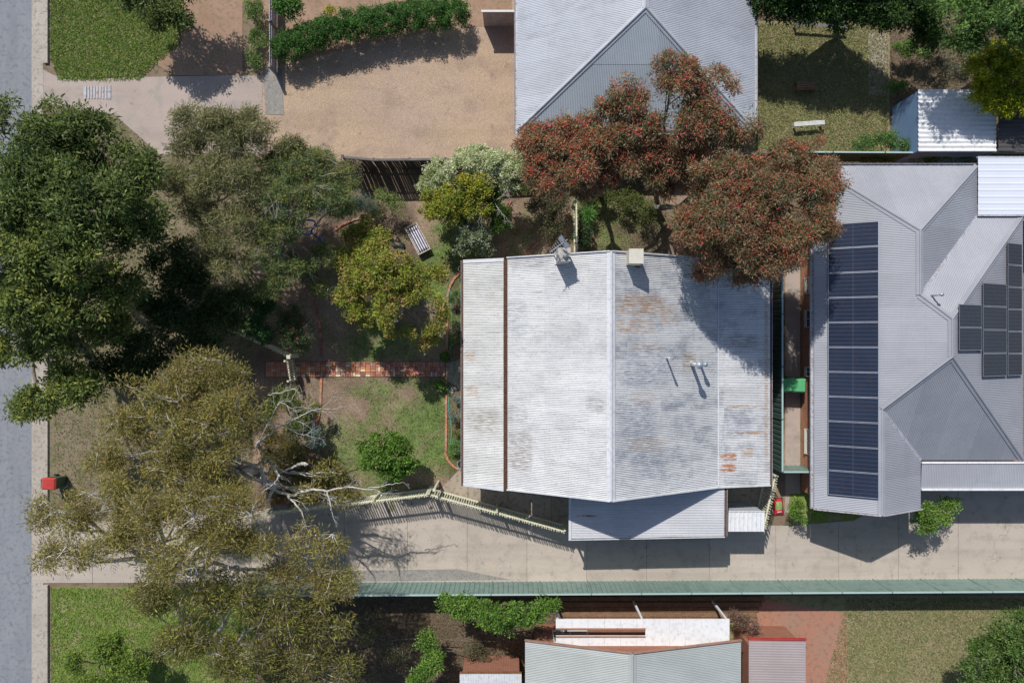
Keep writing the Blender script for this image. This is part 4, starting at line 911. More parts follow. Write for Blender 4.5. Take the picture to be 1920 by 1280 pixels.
# ================================================================== FENCES
def picket_fence(a, b, h, label, spacing=.12, cat='picket fence', rails=(.28, .0), side=1, mat='cream', w_=.058, posts=2.3, name='picket_fence'):
    a = Vector((a.x, a.y, 0)); b = Vector((b.x, b.y, 0)); T = thing(name, label, cat, a, 'cream picket fences round the yard' if name == 'picket_fence' else None)
    d = (b-a); L = d.length; d.normalize(); an = math.atan2(d.y, d.x); s = Vector((-d.y, d.x, 0))*side
    mb = MB(); x, t = w_/2, .010
    pr = [(-x, 0), (x, 0), (x, h-.05), (0, h), (-x, h-.05)]
    f = [(u, -t, z) for u, z in pr]; g = [(u, t, z) for u, z in pr]; mb.poly(f); mb.poly(g[::-1])
    for i in range(5): j = (i+1) % 5; mb.quad(f[i], g[i], g[j], f[j])
    me = mb.mesh('picket', M[mat]); rnd = random.Random(int(L*100)); n = int(L/spacing)
    for i in range(n+1):
        p = a + d*(L*i/n); o = bpy.data.objects.new('picket', me); o.rotation_euler = (rnd.uniform(-.012, .012), rnd.uniform(-.012, .012), an+rnd.uniform(-.03, .03)); o.scale = (1, 1, rnd.uniform(.985, 1.01)); link(o, T, (p.x, p.y, .03))
    for z in (.28, h-.28):
        mb = MB(); mb.box(0, L, side*.012 if side > 0 else -.075, .075 if side > 0 else -.012, z-.035, z+.045, ax=(d.x, d.y), o=(a.x, a.y)); mb.build('rail', M[mat], T)
    k = max(1, int(L/posts))
    for i in range(k+1):
        p = a + d*(L*i/k) + s*.12; mb = MB(); mb.box(-.045, .045, -.045, .045, 0, h-.08, ax=(d.x, d.y), o=(p.x, p.y)); mb.build('post', M[mat], T)
    return T
hf = 1.7
picket_fence(P(500, 966, hf), P(800, 931, hf), hf, 'cream picket fence along the driveway under the pale-barked gum tree')
picket_fence(P(802, 930, hf), P(1058, 1000, hf), hf, 'cream picket fence running diagonally from the driveway corner to the carport')
picket_fence(P(1459, 893, hf), P(1437, 992, hf), hf, 'cream picket fence beside the white shed', side=-1)
picket_fence(P(1084, 474, hf), P(1083, 372, hf), hf, 'cream picket fence running north from the house wall by the aerial', side=1)
picket_fence(P(424, 617, 1.3), P(541, 670, 1.3), 1.3, 'low cream front picket fence slanting in from the street beside the rose bush', side=1)
GT = picket_fence(P(537, 676, 1.25), P(543, 714, 1.25), 1.25, 'small cream picket gate across the brick path', name='garden_gate', cat='gate', side=-1, posts=5)
mb = MB(); q = P(541, 669, 1.45); mb.box(q.x-.07, q.x+.07, q.y-.07, q.y+.07, 0, 1.45); mb.box(q.x-.09, q.x+.09, q.y-.09, q.y+.09, 1.45, 1.49); tag(mb.build('gate_post', M['cream']), 'square cream post at the top of the small picket gate', 'post')
mb = MB(); q = P(814, 918, 2.0); mb.box(q.x-.05, q.x+.05, q.y-.05, q.y+.05, 0, 2.0); mb.box(q.x-.07, q.x+.07, q.y-.07, q.y+.07, 2.0, 2.03); tag(mb.build('fence_post', M['cream']), 'tall cream post where the two driveway picket fences meet', 'post')

def steel_fence(name, a, b, h, label, mat, cap='aqua', panel=2.37, grp=None):
    a = Vector((a.x, a.y, 0)); b = Vector((b.x, b.y, 0)); T = thing(name, label, 'steel fence', a, grp); d = b-a; L = d.length; d.normalize(); k = max(1, round(L/panel))
    for i in range(k):
        p = a+d*(L*i/k+.03); q = a+d*(L*(i+1)/k-.03); ribbed_wall(p, q, .03, h-.03, M[mat], T, 'panel', pitch=.24, amp=.035)
        mb = MB(); mb.box(0, (q-p).length, -.025, .045, h-.05, h, ax=(d.x, d.y), o=(p.x, p.y)); mb.build('cap_rail', M[cap], T)
    for i in range(k+1):
        p = a+d*(L*i/k); mb = MB(); mb.box(-.028, .028, -.03, .04, 0, h+.006, ax=(d.x, d.y), o=(p.x, p.y)); mb.build('post', M[mat], T)
steel_fence('steel_fence', P(2050, 1108, 1.8), P(450, 1117, 1.8), 1.8, 'long pale green ribbed steel fence along the south side of the driveway', 'gfence', grp='ribbed steel fences')
steel_fence('steel_fence', P(1467, 292, 1.8), P(1467, 885, 1.8), 1.8, 'dark green ribbed steel fence between the white house and the grey house', 'dfence', grp='ribbed steel fences')
steel_fence('steel_fence', P(1469, 885, 1.8), P(1530, 885, 1.8), 1.8, 'short green steel fence return closing the paved side passage', 'gfence', grp='ribbed steel fences')
steel_fence('steel_fence', P(1465, 285, 1.8), P(2050, 288, 1.8), 1.8, 'green steel fence with an aqua top rail north of the grey house', 'dfence', grp='ribbed steel fences')
# old paling fence, north boundary: each paling its own piece, slits between
PF = thing('paling_fence', 'old dark timber paling fence between the gravel yard and the garden', 'paling fence', P(750, 300))
fp = [P(640, 294, 1.8), P(700, 300, 1.8), P(835, 299, 1.8), P(990, 291, 1.8), P(1180, 289, 1.8), P(1460, 286, 1.8)]; rp_ = random.Random(8)
PM = []
for i in range(4):
    mb = MB(); hh = 1.74+.02*i; mb.box(-.048, .048, -.008, .008, 0, hh); PM.append(mb.mesh('paling', M['paling']))
npal = 0
for a, b in zip(fp[:-1], fp[1:]):
    d = Vector((b.x-a.x, b.y-a.y, 0)); L = d.length; d.normalize(); an = math.atan2(d.y, d.x); u = 0
    while u < L:
        if rp_.random() > .02:
            o = bpy.data.objects.new('paling', rp_.choice(PM)); o.rotation_euler = (rp_.uniform(-.03, .03), rp_.uniform(-.012, .012), an); link(o, PF, (a.x+d.x*u, a.y+d.y*u, .02)); npal += 1
        u += .104+(rp_.random() < .25)*rp_.uniform(.006, .024)
    for z in (.35, 1.45): mb = MB(); mb.box(0, L, .01, .05, z-.04, z+.04, ax=(d.x, d.y), o=(a.x, a.y)); mb.build('rail', M['paling'], PF)
    mb = MB(); mb.box(-.01, L+.01, -.05, .05, 1.815, 1.845, ax=(d.x, d.y), o=(a.x, a.y)); mb.build('capping', M['cap'], PF)
    k = int(L/2.4)+1
    for i in range(k): p = a+d*(L*i/k); mb = MB(); mb.box(-.05, .05, .051, .13, 0, 1.7, ax=(d.x, d.y), o=(p.x, p.y)); mb.build('post', M['paling'], PF)
print('palings', npal)
# neighbour's front fence (grey), with the paved strip across the drive
WF = thing('grey_front_fence', 'grey slatted front fence at the head of the gravel yard', 'fence', P(503, 60))
fx = P(505, 0, 1.1).x; y0 = P(0, 124, 1.1).y
mb = MB(); mb.box(fx-.015, fx+.015, 0, .14, .08, 1.08, o=(0, 0)); me = None
sm = MB(); sm.box(-.012, .012, -.055, .055, .08, 1.08); me = sm.mesh('slat', M['gutter']); y = y0+.1
while y < y0+6.5:
    o = bpy.data.objects.new('slat', me); link(o, WF, (fx, y, 0)); y += .135
for z in (.3, .95): mb = MB(); mb.box(fx+.013, fx+.06, y0, y0+6.6, z-.03, z+.03); mb.build('rail', M['gutter'], WF)
for i in range(4): mb = MB(); mb.box(fx-.06, fx+.06, y0+i*2.2-.06, y0+i*2.2+.06, 0, 1.15); mb.build('post', M['stone'], WF)
sheet('paved_band', [(494, 128), (528, 128), (532, 215), (498, 215)], .026, M['stone'])
mb = MB()
for i in range(9): q = P(160, 162).x + i*.145; mb.box(q, q+.07, P(0, 186).y, P(0, 162).y, .021, .045)
mb.box(P(160, 0).x-.05, P(160, 0).x, P(0, 187).y, P(0, 161).y, .021, .05); mb.box(P(160, 0).x+1.24, P(160, 0).x+1.29, P(0, 187).y, P(0, 161).y, .021, .05)
tag(mb.build('drain_grate', M['gutter']), 'square grey drain grate set in the neighbour driveway near the street', 'drain grate')

# ================================================================== SMALL THINGS IN THE GARDEN
def rot2(cx, cy, a):
    ca, sa = math.cos(a), math.sin(a)
    return lambda x, y, z: (cx+x*ca-y*sa, cy+x*sa+y*ca, z)
def obox(mb, f, x0, x1, y0, y1, z0, z1, mi=0):
    n = len(mb.v); mb.v += [f(*c) for c in ((x0,y0,z0),(x1,y0,z0),(x1,y1,z0),(x0,y1,z0),(x0,y0,z1),(x1,y0,z1),(x1,y1,z1),(x0,y1,z1))]
    for q in ((0,3,2,1),(4,5,6,7),(0,1,5,4),(1,2,6,5),(2,3,7,6),(3,0,4,7)): mb.f.append(tuple(n+i for i in q)); mb.m.append(mi)
# daybed with striped cushion
q = P(783, 447, .4); f = rot2(q.x, q.y, R(-62.5)); LG = thing('sun_lounger', 'pale timber sun lounger with a navy and white striped cushion on the worn lawn', 'sun lounger', (q.x, q.y, 0))
LL, LW = 1.50, .68; L2, W2 = LL/2, LW/2
for (a, b, c, d, nme) in ((-L2, L2, -W2, -W2+.055, 'side_rail'), (-L2, L2, W2-.055, W2, 'side_rail'), (-L2, -L2+.06, -W2+.056, W2-.056, 'end_rail'), (L2-.06, L2, -W2+.056, W2-.056, 'end_rail')):
    mb = MB(); obox(mb, f, a, b, c, d, .30, .38); mb.build(nme, M['wtimber'], LG)
for x in (-L2+.05, L2-.05):
    for y in (-W2+.03, W2-.03): mb = MB(); obox(mb, f, x-.03, x+.03, y-.028, y+.028, 0, .299); mb.build('leg', M['wtimber'], LG)
for i in range(10): x = -L2+.12+i*.13; mb = MB(); obox(mb, f, x, x+.07, -W2+.056, W2-.056, .32, .34); mb.build('slat', M['wtimber'], LG)
mb = MB(); nU, nV = 28, 27; x0, x1, y0, y1 = -L2+.12, L2-.07, -W2+.075, W2-.075
idx = {}
for i in range(nU+1):
    for j in range(nV+1):
        u, v = i/nU, j/nV; e = min(1, min(u, 1-u)*12, min(v, 1-v)*8)**.5
        z = .345 + .075*e + .006*math.sin(u*22) + (.05*e if u < .16 else 0) - (.02 if abs(u-.16) < .02 else 0)
        idx[i, j] = len(mb.v); mb.v.append(f(x0+(x1-x0)*u, y0+(y1-y0)*v, z))
for i in range(nU):
    for j in range(nV): mb.f.append((idx[i, j], idx[i+1, j], idx[i+1, j+1], idx[i, j+1])); mb.m.append(1 if (j % 6) in (2, 3, 4) else 0)
mb.build('cushion', [M['cloth'], M['navy']], LG, smooth=True)
# dark sack / stones beside
for k, (a, b, s) in enumerate(((742, 450, .20), (748, 461, .24), (752, 471, .16))):
    q = P(a, b); mb = MB(); mb.lathe([(s*.3, 0), (s*.9, .02), (s, .08), (s*.6, .17), (.01, .20)], (q.x, q.y, 0), 9)
    o = mb.build('stone', M['black'], smooth=True); o.scale = (1, 1.5, .8); o.rotation_euler = (0, 0, .9+k*.3)
    tag(o, ['uppermost of three black stones left of the sun lounger', 'largest of three black stones left of the sun lounger', 'lowest of three black stones left of the sun lounger'][k], 'stone')
# teal hose
def bez(pts, n=8):
    g = [P(a, b, z) for a, b, z in pts]; out = []
    for i in range(len(g)-1):
        p0 = g[max(i-1, 0)]; p1 = g[i]; p2 = g[i+1]; p3 = g[min(i+2, len(g)-1)]
        for k in range(n):
            t = k/n; out.append(.5*((2*p1)+(p2-p0)*t+(2*p0-5*p1+4*p2-p3)*t*t+(3*p1-p0-3*p2+p3)*t*t*t))
    return out+[g[-1]]
mb = MB(); mb.tube(bez([(844,541,.04),(846,575,.04),(847,620,.05),(846,645,.04),(843,665,.05),(850,678,.07),(852,690,.06),(848,712,.06),(843,738,.04),(841,765,.04),(845,790,.04),(847,812,.04),(844,833,.03)]), .021, 7)
tag(mb.build('garden_hose', M['teal'], smooth=True), 'teal garden hose lying along the mulch bed in front of the porch', 'hose')
mb = MB(); rh = random.Random(3); c = P(582, 428, .55); pts = []
for i in range(95):
    a = i*.30; r_ = .36+.07*math.sin(i*.9)+rh.uniform(-.04, .04); pts.append((c.x+r_*math.cos(a)*1.05, c.y+r_*math.sin(a), 1.05+.002*i+rh.uniform(-.02, .03)))
for i in range(24):
    a = i*.28+2; pts.append((c.x+.32+.20*math.cos(a), c.y-.55+.2*math.sin(a), .5-.012*i))
mb.tube(pts, .024, 6); tag(mb.build('hose_coil', M['blue'], smooth=True), 'tangled coil of bright blue hose half hidden under the tree with pale twigs', 'hose')
# pots
def pot(label, px, py, r, h, mat, soil=True, plant=None, name='plant_pot', rim=.02, seed=1):
    q = P(px, py, h); T = thing(name, label, 'pot', (q.x, q.y, 0)); mb = MB()
    mb.lathe([(.01, .0), (r*.74, .0), (r*.97, h*.9), (r, h), (r-rim, h), (r*.9-rim, h*.8)], (q.x, q.y, 0), 24); mb.build('body', mat, T, smooth=True)
    mb = MB(); mb.lathe([(r*.93-rim, h*.83), (.01, h*.86)], (q.x, q.y, 0), 20); mb.build('soil', M['mulch'] if soil else M['black'], T)
    if plant:
        rg = np.random.default_rng(seed); n = plant[1]; cc = np.stack([q.x+rg.normal(0, r*.45, n), q.y+rg.normal(0, r*.45, n), h+rg.uniform(.02, plant[2], n)], 1)
        V, Fq, C = leaves(cc, 16, .08, .07, .035, plant[0], seed); np_mesh('foliage', V, Fq, M['leaf'], C, T)
    return T
PG = [((.10,.22,.03), 3), ((.16,.30,.05), 2), ((.07,.14,.03), 2)]
pot('round black pot with a small leafy plant north of the path end', 834, 669, .255, .38, M['black'], plant=(PG, 26, .3), seed=2)
pot('round black pot filled with bright green growth south of the path end', 826, 722, .24, .34, M['black'], plant=(PG, 55, .16), seed=3)
pot('empty cream ring pot tucked under the north corner of the porch gutter', 865, 504, .17, .42, M['pot'], soil=False, rim=.035)
pot('pale blue grey tub beside the south end of the porch', 866, 871, .24, .4, M['bluepot'], soil=False)
pot('small white and yellow pot in the mulch near the hose end', 851, 849, .055, .14, M['white'], plant=([((.5,.5,.05), 1)], 4, .06), seed=6)
pot('small terracotta pot against the porch edge', 864, 812, .07, .14, M['terra'], soil=True)
pot('pale round pot on bark chips below the paling fence', 703, 352, .11, .3, M['pot'], plant=([((.45,.42,.08), 1), ((.2,.2,.05), 1)], 8, .08), seed=8)
pot('tiny blue and white pot under the porch gutter by the door slab', 866, 718, .09, .22, M['bluepot'])
# garden ornament and debris in back corner
mb = MB(); q0, q1 = P(1103, 432, .3), P(1118, 455, .2); mb.tube([q0, q0.lerp(q1, .5)+Vector((.04, .02, .05)), q1], [.05, .06, .035], 8); tag(mb.build('pipe_offcut', M['terra']), 'reddish pipe offcut lying in the shade behind the house', 'pipe')
# wheelie bins
def bin_(label, px, py, lid, a=0.0, name='wheelie_bin'):
    q = P(px, py, 1.05); T = thing(name, label, 'wheelie bin', (q.x, q.y, 0)); g = rot2(q.x, q.y, a)
    mb = MB(); n = 0; b = [(-.2, -.25), (.2, -.25), (.2, .22), (-.2, .22)]; t = [(-.28, -.34), (.28, -.34), (.28, .30), (-.28, .30)]
    lo = [g(x, y, .06) for x, y in b]; hi = [g(x, y, 1.0) for x, y in t]; mb.poly(lo[::-1]); mb.poly(hi)
    for i in range(4): j = (i+1) % 4; mb.quad(lo[i], lo[j], hi[j], hi[i])
    mb.build('body', M['bin'], T)
    mb = MB(); lo = [g(x*1.04, y*1.06, 1.003) for x, y in t]; hi = [g(x*.86, y*.86, 1.075) for x, y in t]; mb.poly(lo[::-1]); mb.poly(hi)
    for i in range(4): j = (i+1) % 4; mb.quad(lo[i], lo[j], hi[j], hi[i])
    mb.build('lid', M[lid], T)
    mb = MB(); mb.tube([g(-.22, .36, 1.0), g(.22, .36, 1.0)], .018, 8); mb.build('handle', M['bin'], T)
    for s in (-1, 1):
        mb = MB(); mb.tube([g(s*.23, .24, .1), g(s*.29, .24, .1)], .1, 14); mb.build('wheel', M['black'], T)
bin_('green-lidded wheelie bin nearest the steel fence beside the brick wall', 1479, 721, 'binlid', .05)
bin_('green-lidded wheelie bin nearest the brick wall of the grey house', 1500, 722, 'binlid', -.04)
bin_('red-lidded wheelie bin standing at the street kerb', 90, 907, 'binred', R(88))
# printed sack of potting mix
q = P(1462, 951, .25); SK = thing('potting_mix_bag', 'red potting mix bag with a colourful print beside the south picket fence', 'bag', (q.x, q.y, 0)); g = rot2(q.x, q.y, R(-84))
mb = MB(); idx = {}
for i in range(13):
    for j in range(9):
        u, v = i/12, j/8; e = (math.sin(math.pi*u)*math.sin(math.pi*v))**.5
        idx[i, j] = len(mb.v); mb.v.append(g(-.40+.80*u, -.22+.44*v, .06+.16*e+.01*math.sin(9*u+5*v)))
for i in range(12):
    for j in range(8): mb.f.append((idx[i, j], idx[i+1, j], idx[i+1, j+1], idx[i, j+1])); mb.m.append(1 if 2 <= i <= 7 and 1 <= j <= 6 else 2 if i == 9 and 2 <= j <= 5 else 0)
mb.build('sack', [M['red'], M['greenp'], M['cloth']], SK, smooth=True)
mb = MB(); obox(mb, g, -.42, .42, -.25, .25, 0, .06); mb.build('underside', M['black'], SK)
# masonry letterbox pillar with orange tiles
q = P(522, 946, .9); LBX = thing('letterbox_pillar', 'grey block letterbox pillar capped with orange terracotta pieces at the fence corner', 'letterbox', (q.x, q.y, 0))
mb = MB(); mb.box(q.x-.40, q.x+.42, q.y-.30, q.y+.16, 0, .82); mb.build('pillar', M['stone'], LBX)
for i in range(5):
    mb = MB(); x = q.x-.30+.14*i; mb.box(-.065, .065, -.11, .11, .822+.02*(i % 2), .86+.02*(i % 2), ax=(math.cos(.3*i-.5), math.sin(.3*i-.5)), o=(x, q.y+.10+.05*(i % 2))); mb.build('tile', M['tile'], LBX)
mb = MB(); mb.box(q.x-.1, q.x+.2, q.y-.303, q.y-.298, .5, .62); mb.build('slot', M['black'], LBX)
# benches in the north-east yard
def bench(label, px, py, L, D, mat, a, h=.45):
    q = P(px, py, h); T = thing('garden_bench', label, 'bench', (q.x, q.y, 0)); g = rot2(q.x, q.y, a)
    for i in range(4): y = -D/2+i*D/4; mb = MB(); obox(mb, g, -L/2, L/2, y+.01, y+D/4-.01, h-.04, h); mb.build('slat', M[mat], T)
    for x in (-L/2+.1, L/2-.1):
        for y in (-D/2+.05, D/2-.05): mb = MB(); obox(mb, g, x-.03, x+.03, y-.03, y+.03, 0, h-.041); mb.build('leg', M[mat], T)
bench('brown timber bench on the grass in the tree shade', 1512, 161, .95, .42, 'brown', .0)
bench('white slatted bench on the sunny dry grass near the north-east fence', 1518, 231, 1.5, .22, 'white', R(4))
bench('long grey bench top under the dark trees at the top edge', 1540, 47, 2.6, .14, 'alu', R(-4))

# ================================================================== PLANTS
GUM = [((0.127,0.127,0.057), 4), ((0.184,0.178,0.092), 3), ((0.230,0.127,0.075), 3), ((0.276,0.241,0.149), 2.4), ((0.287,0.127,0.075), 2), ((0.069,0.081,0.034), 1.5)]
RED = [((.50,.11,.06), 4), ((.38,.13,.065), 4), ((.62,.08,.11), 2.5), ((.48,.19,.09), 3)]
WAT = [((.10,.145,.045), 4), ((.15,.19,.06), 3), ((.25,.24,.06), 2), ((.06,.09,.03), 2), ((.12,.17,.09), 2)]
DKG_ = [((0.075,0.112,0.031), 4), ((0.112,0.156,0.044), 3), ((0.156,0.200,0.056), 3), ((0.044,0.075,0.025), 2)]
DKG2 = [((0.114,0.150,0.042), 4), ((0.168,0.210,0.054), 3), ((0.240,0.264,0.054), 2.2), ((0.054,0.090,0.030), 2)]
YEL = [((0.212,0.248,0.037), 4), ((0.310,0.323,0.050), 3), ((0.137,0.186,0.037), 3), ((0.422,0.273,0.111), 2)]
YEL2 = [((0.345,0.356,0.040), 4), ((0.253,0.310,0.040), 3), ((0.460,0.380,0.057), 2), ((0.138,0.196,0.034), 2)]
MAP = [((.12,.23,.035), 4), ((.17,.30,.045), 3), ((.08,.15,.03), 2), ((.24,.20,.10), .25)]
PALE = [((0.253,0.310,0.172), 4), ((0.345,0.402,0.241), 3), ((0.460,0.506,0.345), 2), ((0.138,0.196,0.081), 2)]
WHT = [((0.480,0.540,0.288), 4), ((0.624,0.672,0.408), 3), ((0.288,0.360,0.120), 3), ((0.744,0.744,0.528), 2)]
OLV = [((0.221,0.195,0.058), 4), ((0.286,0.247,0.078), 3), ((0.156,0.163,0.052), 3), ((0.195,0.130,0.065), 1.5), ((0.338,0.325,0.065), 1)]
BLG = [((.15,.21,.19), 4), ((.20,.27,.24), 3), ((.09,.14,.11), 2)]
BRT = [((.11,.21,.035), 4), ((.17,.28,.05), 3), ((.07,.13,.025), 2)]
HDG = [((.05,.13,.025), 4), ((.08,.18,.035), 3), ((.035,.08,.02), 2)]
LIM = [((.34,.36,.02), 4), ((.26,.31,.02), 3), ((.42,.42,.03), 2), ((.14,.19,.02), 2)]

# red flowering gums
fl = (RED, .6, .07, 15)
tree('flowering_gum_tree', 'large red flowering gum whose crown overhangs the north-east corner of the white roof', 'tree', (1225, 392), [
    (1310, 425, 6.6, 1.15, 1.0, .8), (1385, 400, 7.4, 1.5, 1.5, 1.0), (1440, 450, 7.0, 1.5, 1.6, .9), (1370, 475, 6.2, 1.5, .85, .7), (1420, 340, 7.6, 1.6, 1.3, .9),
    (1350, 320, 7.0, 1.2, .9, .8), (1500, 390, 7.0, 1.5, 1.7, .9), (1520, 310, 6.4, 1.1, 1.1, .8), (1290, 415, 5.6, .9, .7, .6), (1470, 300, 6.8, 1.2, .9, .8), (1310, 470, 5.2, .9, .4, .4), (1480, 470, 6.0, 1.1, .7, .6), (1330, 370, 6.6, 1.0, .8, .6), (1540, 430, 6.4, .8, .9, .6), (1530, 350, 6.6, 1.0, 1.2, .7), (1330, 510, 5.4, .9, .3, .4), (1400, 515, 5.8, 1.0, .35, .4)],
    GUM, M['bark_g'], dens=13, per=64, cr=.30, leaf=(.125, .030), tr=.17, seed=11, flowers=fl, group='red flowering gum trees', bite=.43, twigs=True)
tree('flowering_gum_tree', 'red flowering gum with a round crown west of the short picket fence', 'tree', (1130, 372), [
    (1040, 335, 6.0, 1.35, .85, .8), (1085, 320, 6.4, .9, .8, .7), (1010, 310, 5.8, .85, .8, .7), (1050, 265, 6.3, 1.5, .9, .8), (1000, 262, 6.0, .7, .7, .6), (1110, 350, 5.2, .5, .35, .4), (1115, 270, 6.6, .9, .7, .6), (1090, 350, 5.6, .8, .5, .5), (1160, 300, 6.0, .9, .6, .5), (1140, 330, 5.6, .7, .5, .4)],
    GUM, M['bark_g'], dens=13, per=64, cr=.30, leaf=(.125, .030), tr=.15, seed=12, flowers=(RED, .75, .08, 18), group='red flowering gum trees', bite=.42)
tree('flowering_gum_tree', 'tall red and olive flowering gum reaching over the north house roof', 'tree', (1215, 330), [
    (1180, 185, 7.0, .95, .8, .7), (1230, 330, 5.8, .55, .5, .5), (1270, 145, 7.6, 1.15, .95, .8), (1330, 175, 7.2, 1.05, 1.0, .8), (1290, 230, 7.2, 1.5, 1.0, .8), (1200, 245, 6.6, 1.2, .7, .7),
    (1345, 235, 7.2, .9, .9, .7), (1180, 305, 6.0, .8, .6, .5), (1240, 290, 6.2, 1.0, .7, .6), (1150, 250, 6.4, .8, .7, .6), (1390, 240, 7.0, .8, .9, .6), (1260, 345, 5.4, .8, .6, .4), (1280, 310, 6.0, 1.1, .7, .6), (1210, 295, 6.0, .8, .5, .5), (1140, 205, 6.6, .8, .5, .5), (1090, 235, 6.2, 1.1, .6, .5), (1285, 285, 6.4, .9, .45, .5)],
    GUM, M['bark_g'], dens=11, per=60, cr=.30, leaf=(.125, .030), tr=.15, seed=13, flowers=(RED, .5, .075, 16), group='red flowering gum trees', bite=.44)
# tree with long pale twigs in the north-west corner
tree('wattle_tree', 'broad olive tree with long pale bare twigs filling the north-west garden corner', 'tree', (545, 470), [
    (520, 320, 4.6, 1.2, .9, .8), (590, 320, 4.8, 1.5, .9, .8), (640, 345, 4.4, .85, .8, .6), (530, 380, 5.2, 1.3, 1.1, .9), (610, 375, 5.0, 1.2, .8, .8), (500, 450, 4.8, .8, 1.2, .8), (540, 430, 5.0, .6, .6, .6),
    (530, 510, 4.4, 1.0, .7, .7), (575, 500, 4.0, .8, .4, .4), (500, 540, 3.6, .6, .6, .5), (560, 290, 4.4, 1.6, .45, .5), (640, 385, 4.0, .7, .6, .5), (600, 545, 3.2, .6, .4, .4), (610, 480, 3.6, .6, .6, .4)],
    WAT, M['bark_t'], tf=.45, dens=17, per=40, cr=.19, leaf=(.12, .022), tr=.13, seed=21, bite=.38, twr=.013)
tree('open_tree', 'thin olive-crowned tree spreading over the street side beyond the north-west corner', 'tree', (385, 430), [
    (390, 235, 5.6, 1.7, .9, .8), (450, 260, 5.4, 1.3, 1.0, .8), (350, 270, 5.0, .9, .7, .6), (400, 330, 5.6, 1.3, 1.1, .8), (455, 340, 5.6, .9, 1.0, .8), (440, 420, 5.2, 1.2, 1.1, .8), (380, 400, 4.8, .9, .9, .7), (430, 500, 4.6, 1.1, .8, .7), (480, 230, 5.0, 1.0, .6, .5), (330, 340, 5.0, .9, .8, .6), (390, 460, 4.8, 1.0, .7, .6), (540, 275, 4.8, .9, .4, .4)],
    [((.15,.16,.065), 4), ((.21,.21,.09), 3), ((.25,.23,.12), 2), ((.10,.11,.045), 2)], M['bark_t'], tf=.5, dens=12, per=46, cr=.28, leaf=(.16, .026), tr=.12, seed=22, bite=.42)
# big dark street trees
tree('street_tree', 'huge dark green tree overhanging the road at the left edge', 'tree', (150, 480), [
    (60, 250, 7.5, 1.9, 1.5, 1.2), (150, 270, 7.2, 1.7, 1.4, 1.1), (230, 330, 6.8, 1.6, 1.3, 1.0), (60, 360, 8.2, 2.2, 1.8, 1.3), (160, 380, 8.4, 1.9, 1.6, 1.2), (250, 420, 7.0, 1.4, 1.2, 1.0)],
    DKG_, M['bark_g'], dens=8, per=64, cr=.36, leaf=(.15, .055), tr=.3, seed=31, group='dark street trees', bite=.43)
tree('street_tree', 'dark green street tree with yellowish tips below the largest one at the left edge', 'tree', (130, 620), [
    (40, 480, 8.0, 2.0, 1.5, 1.2), (130, 480, 8.0, 1.7, 1.3, 1.1), (60, 570, 7.6, 2.0, 1.4, 1.1), (160, 560, 7.0, 1.5, 1.2, 1.0), (110, 640, 6.4, 1.6, 1.0, .9), (30, 650, 6.6, 1.2, .9, .8), (200, 610, 5.6, 1.2, .9, .8), (130, 720, 5.6, 1.5, .9, .8), (60, 755, 5.0, 1.0, .7, .6), (210, 540, 6.6, 1.2, 1.0, .8), (100, 420, 8.0, 1.5, 1.0, .9)],
    DKG2, M['bark_g'], dens=8, per=64, cr=.36, leaf=(.15, .055), tr=.28, seed=32, group='dark street trees', bite=.44)
tree('understorey_tree', 'shadowed deep green tree between the street trees and the garden', 'tree', (330, 600), [
    (320, 500, 4.0, 1.2, .9, .8), (370, 540, 3.6, 1.2, .9, .8), (300, 570, 3.4, 1.1, .9, .7), (400, 600, 3.0, 1.3, .8, .7), (455, 590, 2.8, .8, .8, .7), (340, 640, 3.0, 1.2, .8, .7), (400, 640, 2.6, .9, .5, .6), (440, 560, 3.2, .9, .6, .6), (270, 700, 3.4, 1.2, .9, .7), (350, 470, 4.6, .9, .6, .6), (250, 640, 4.4, 1.2, .9, .7), (210, 690, 4.2, 1.2, .8, .7), (330, 590, 3.6, 1.2, .9, .7), (370, 500, 4.0, 1.0, .7, .6), (300, 670, 3.4, 1.0, .6, .6)],
    [((.03,.06,.02), 4), ((.05,.085,.03), 3), ((.09,.12,.035), 1.5)], M['bark_g'], dens=6, per=56, cr=.34, leaf=(.14, .05), tr=.13, seed=33, bite=.43)
# pale barked eucalypts bottom left
LB1 = [(300, 730, 7.6, 1.6, 1.0, .8), (380, 700, 7.2, 1.3, .9, .7), (240, 790, 7.4, 1.2, .9, .7), (340, 800, 7.8, 1.5, .9, .7), (430, 770, 7.4, 1.4, 1.1, .8), (420, 850, 7.4, 1.4, .8, .7), (300, 860, 7.0, 1.2, .7, .6), (350, 880, 7.0, 1.3, .7, .6), (430, 910, 6.6, 1.1, .6, .5), (210, 860, 6.6, 1.1, .6, .5), (380, 760, 7.2, 1.1, .7, .6), (505, 860, 5.6, .55, .3, .4),
       (610, 885, 5.2, .7, .25, .3), (585, 925, 5.0, .7, .2, .3), (440, 700, 6.0, .7, .4, .5), (640, 935, 4.8, .6, .2, .3)]
tree('gum_tree', 'pale-barked eucalypt with a yellow-olive crown over the south-west garden corner', 'tree', (478, 880), LB1,
     OLV, M['bark_w'], tf=.5, dens=13, per=44, cr=.42, leaf=(.14, .026), tr=.20, seed=41, group='pale barked gum trees', bite=.47, twr=.016)
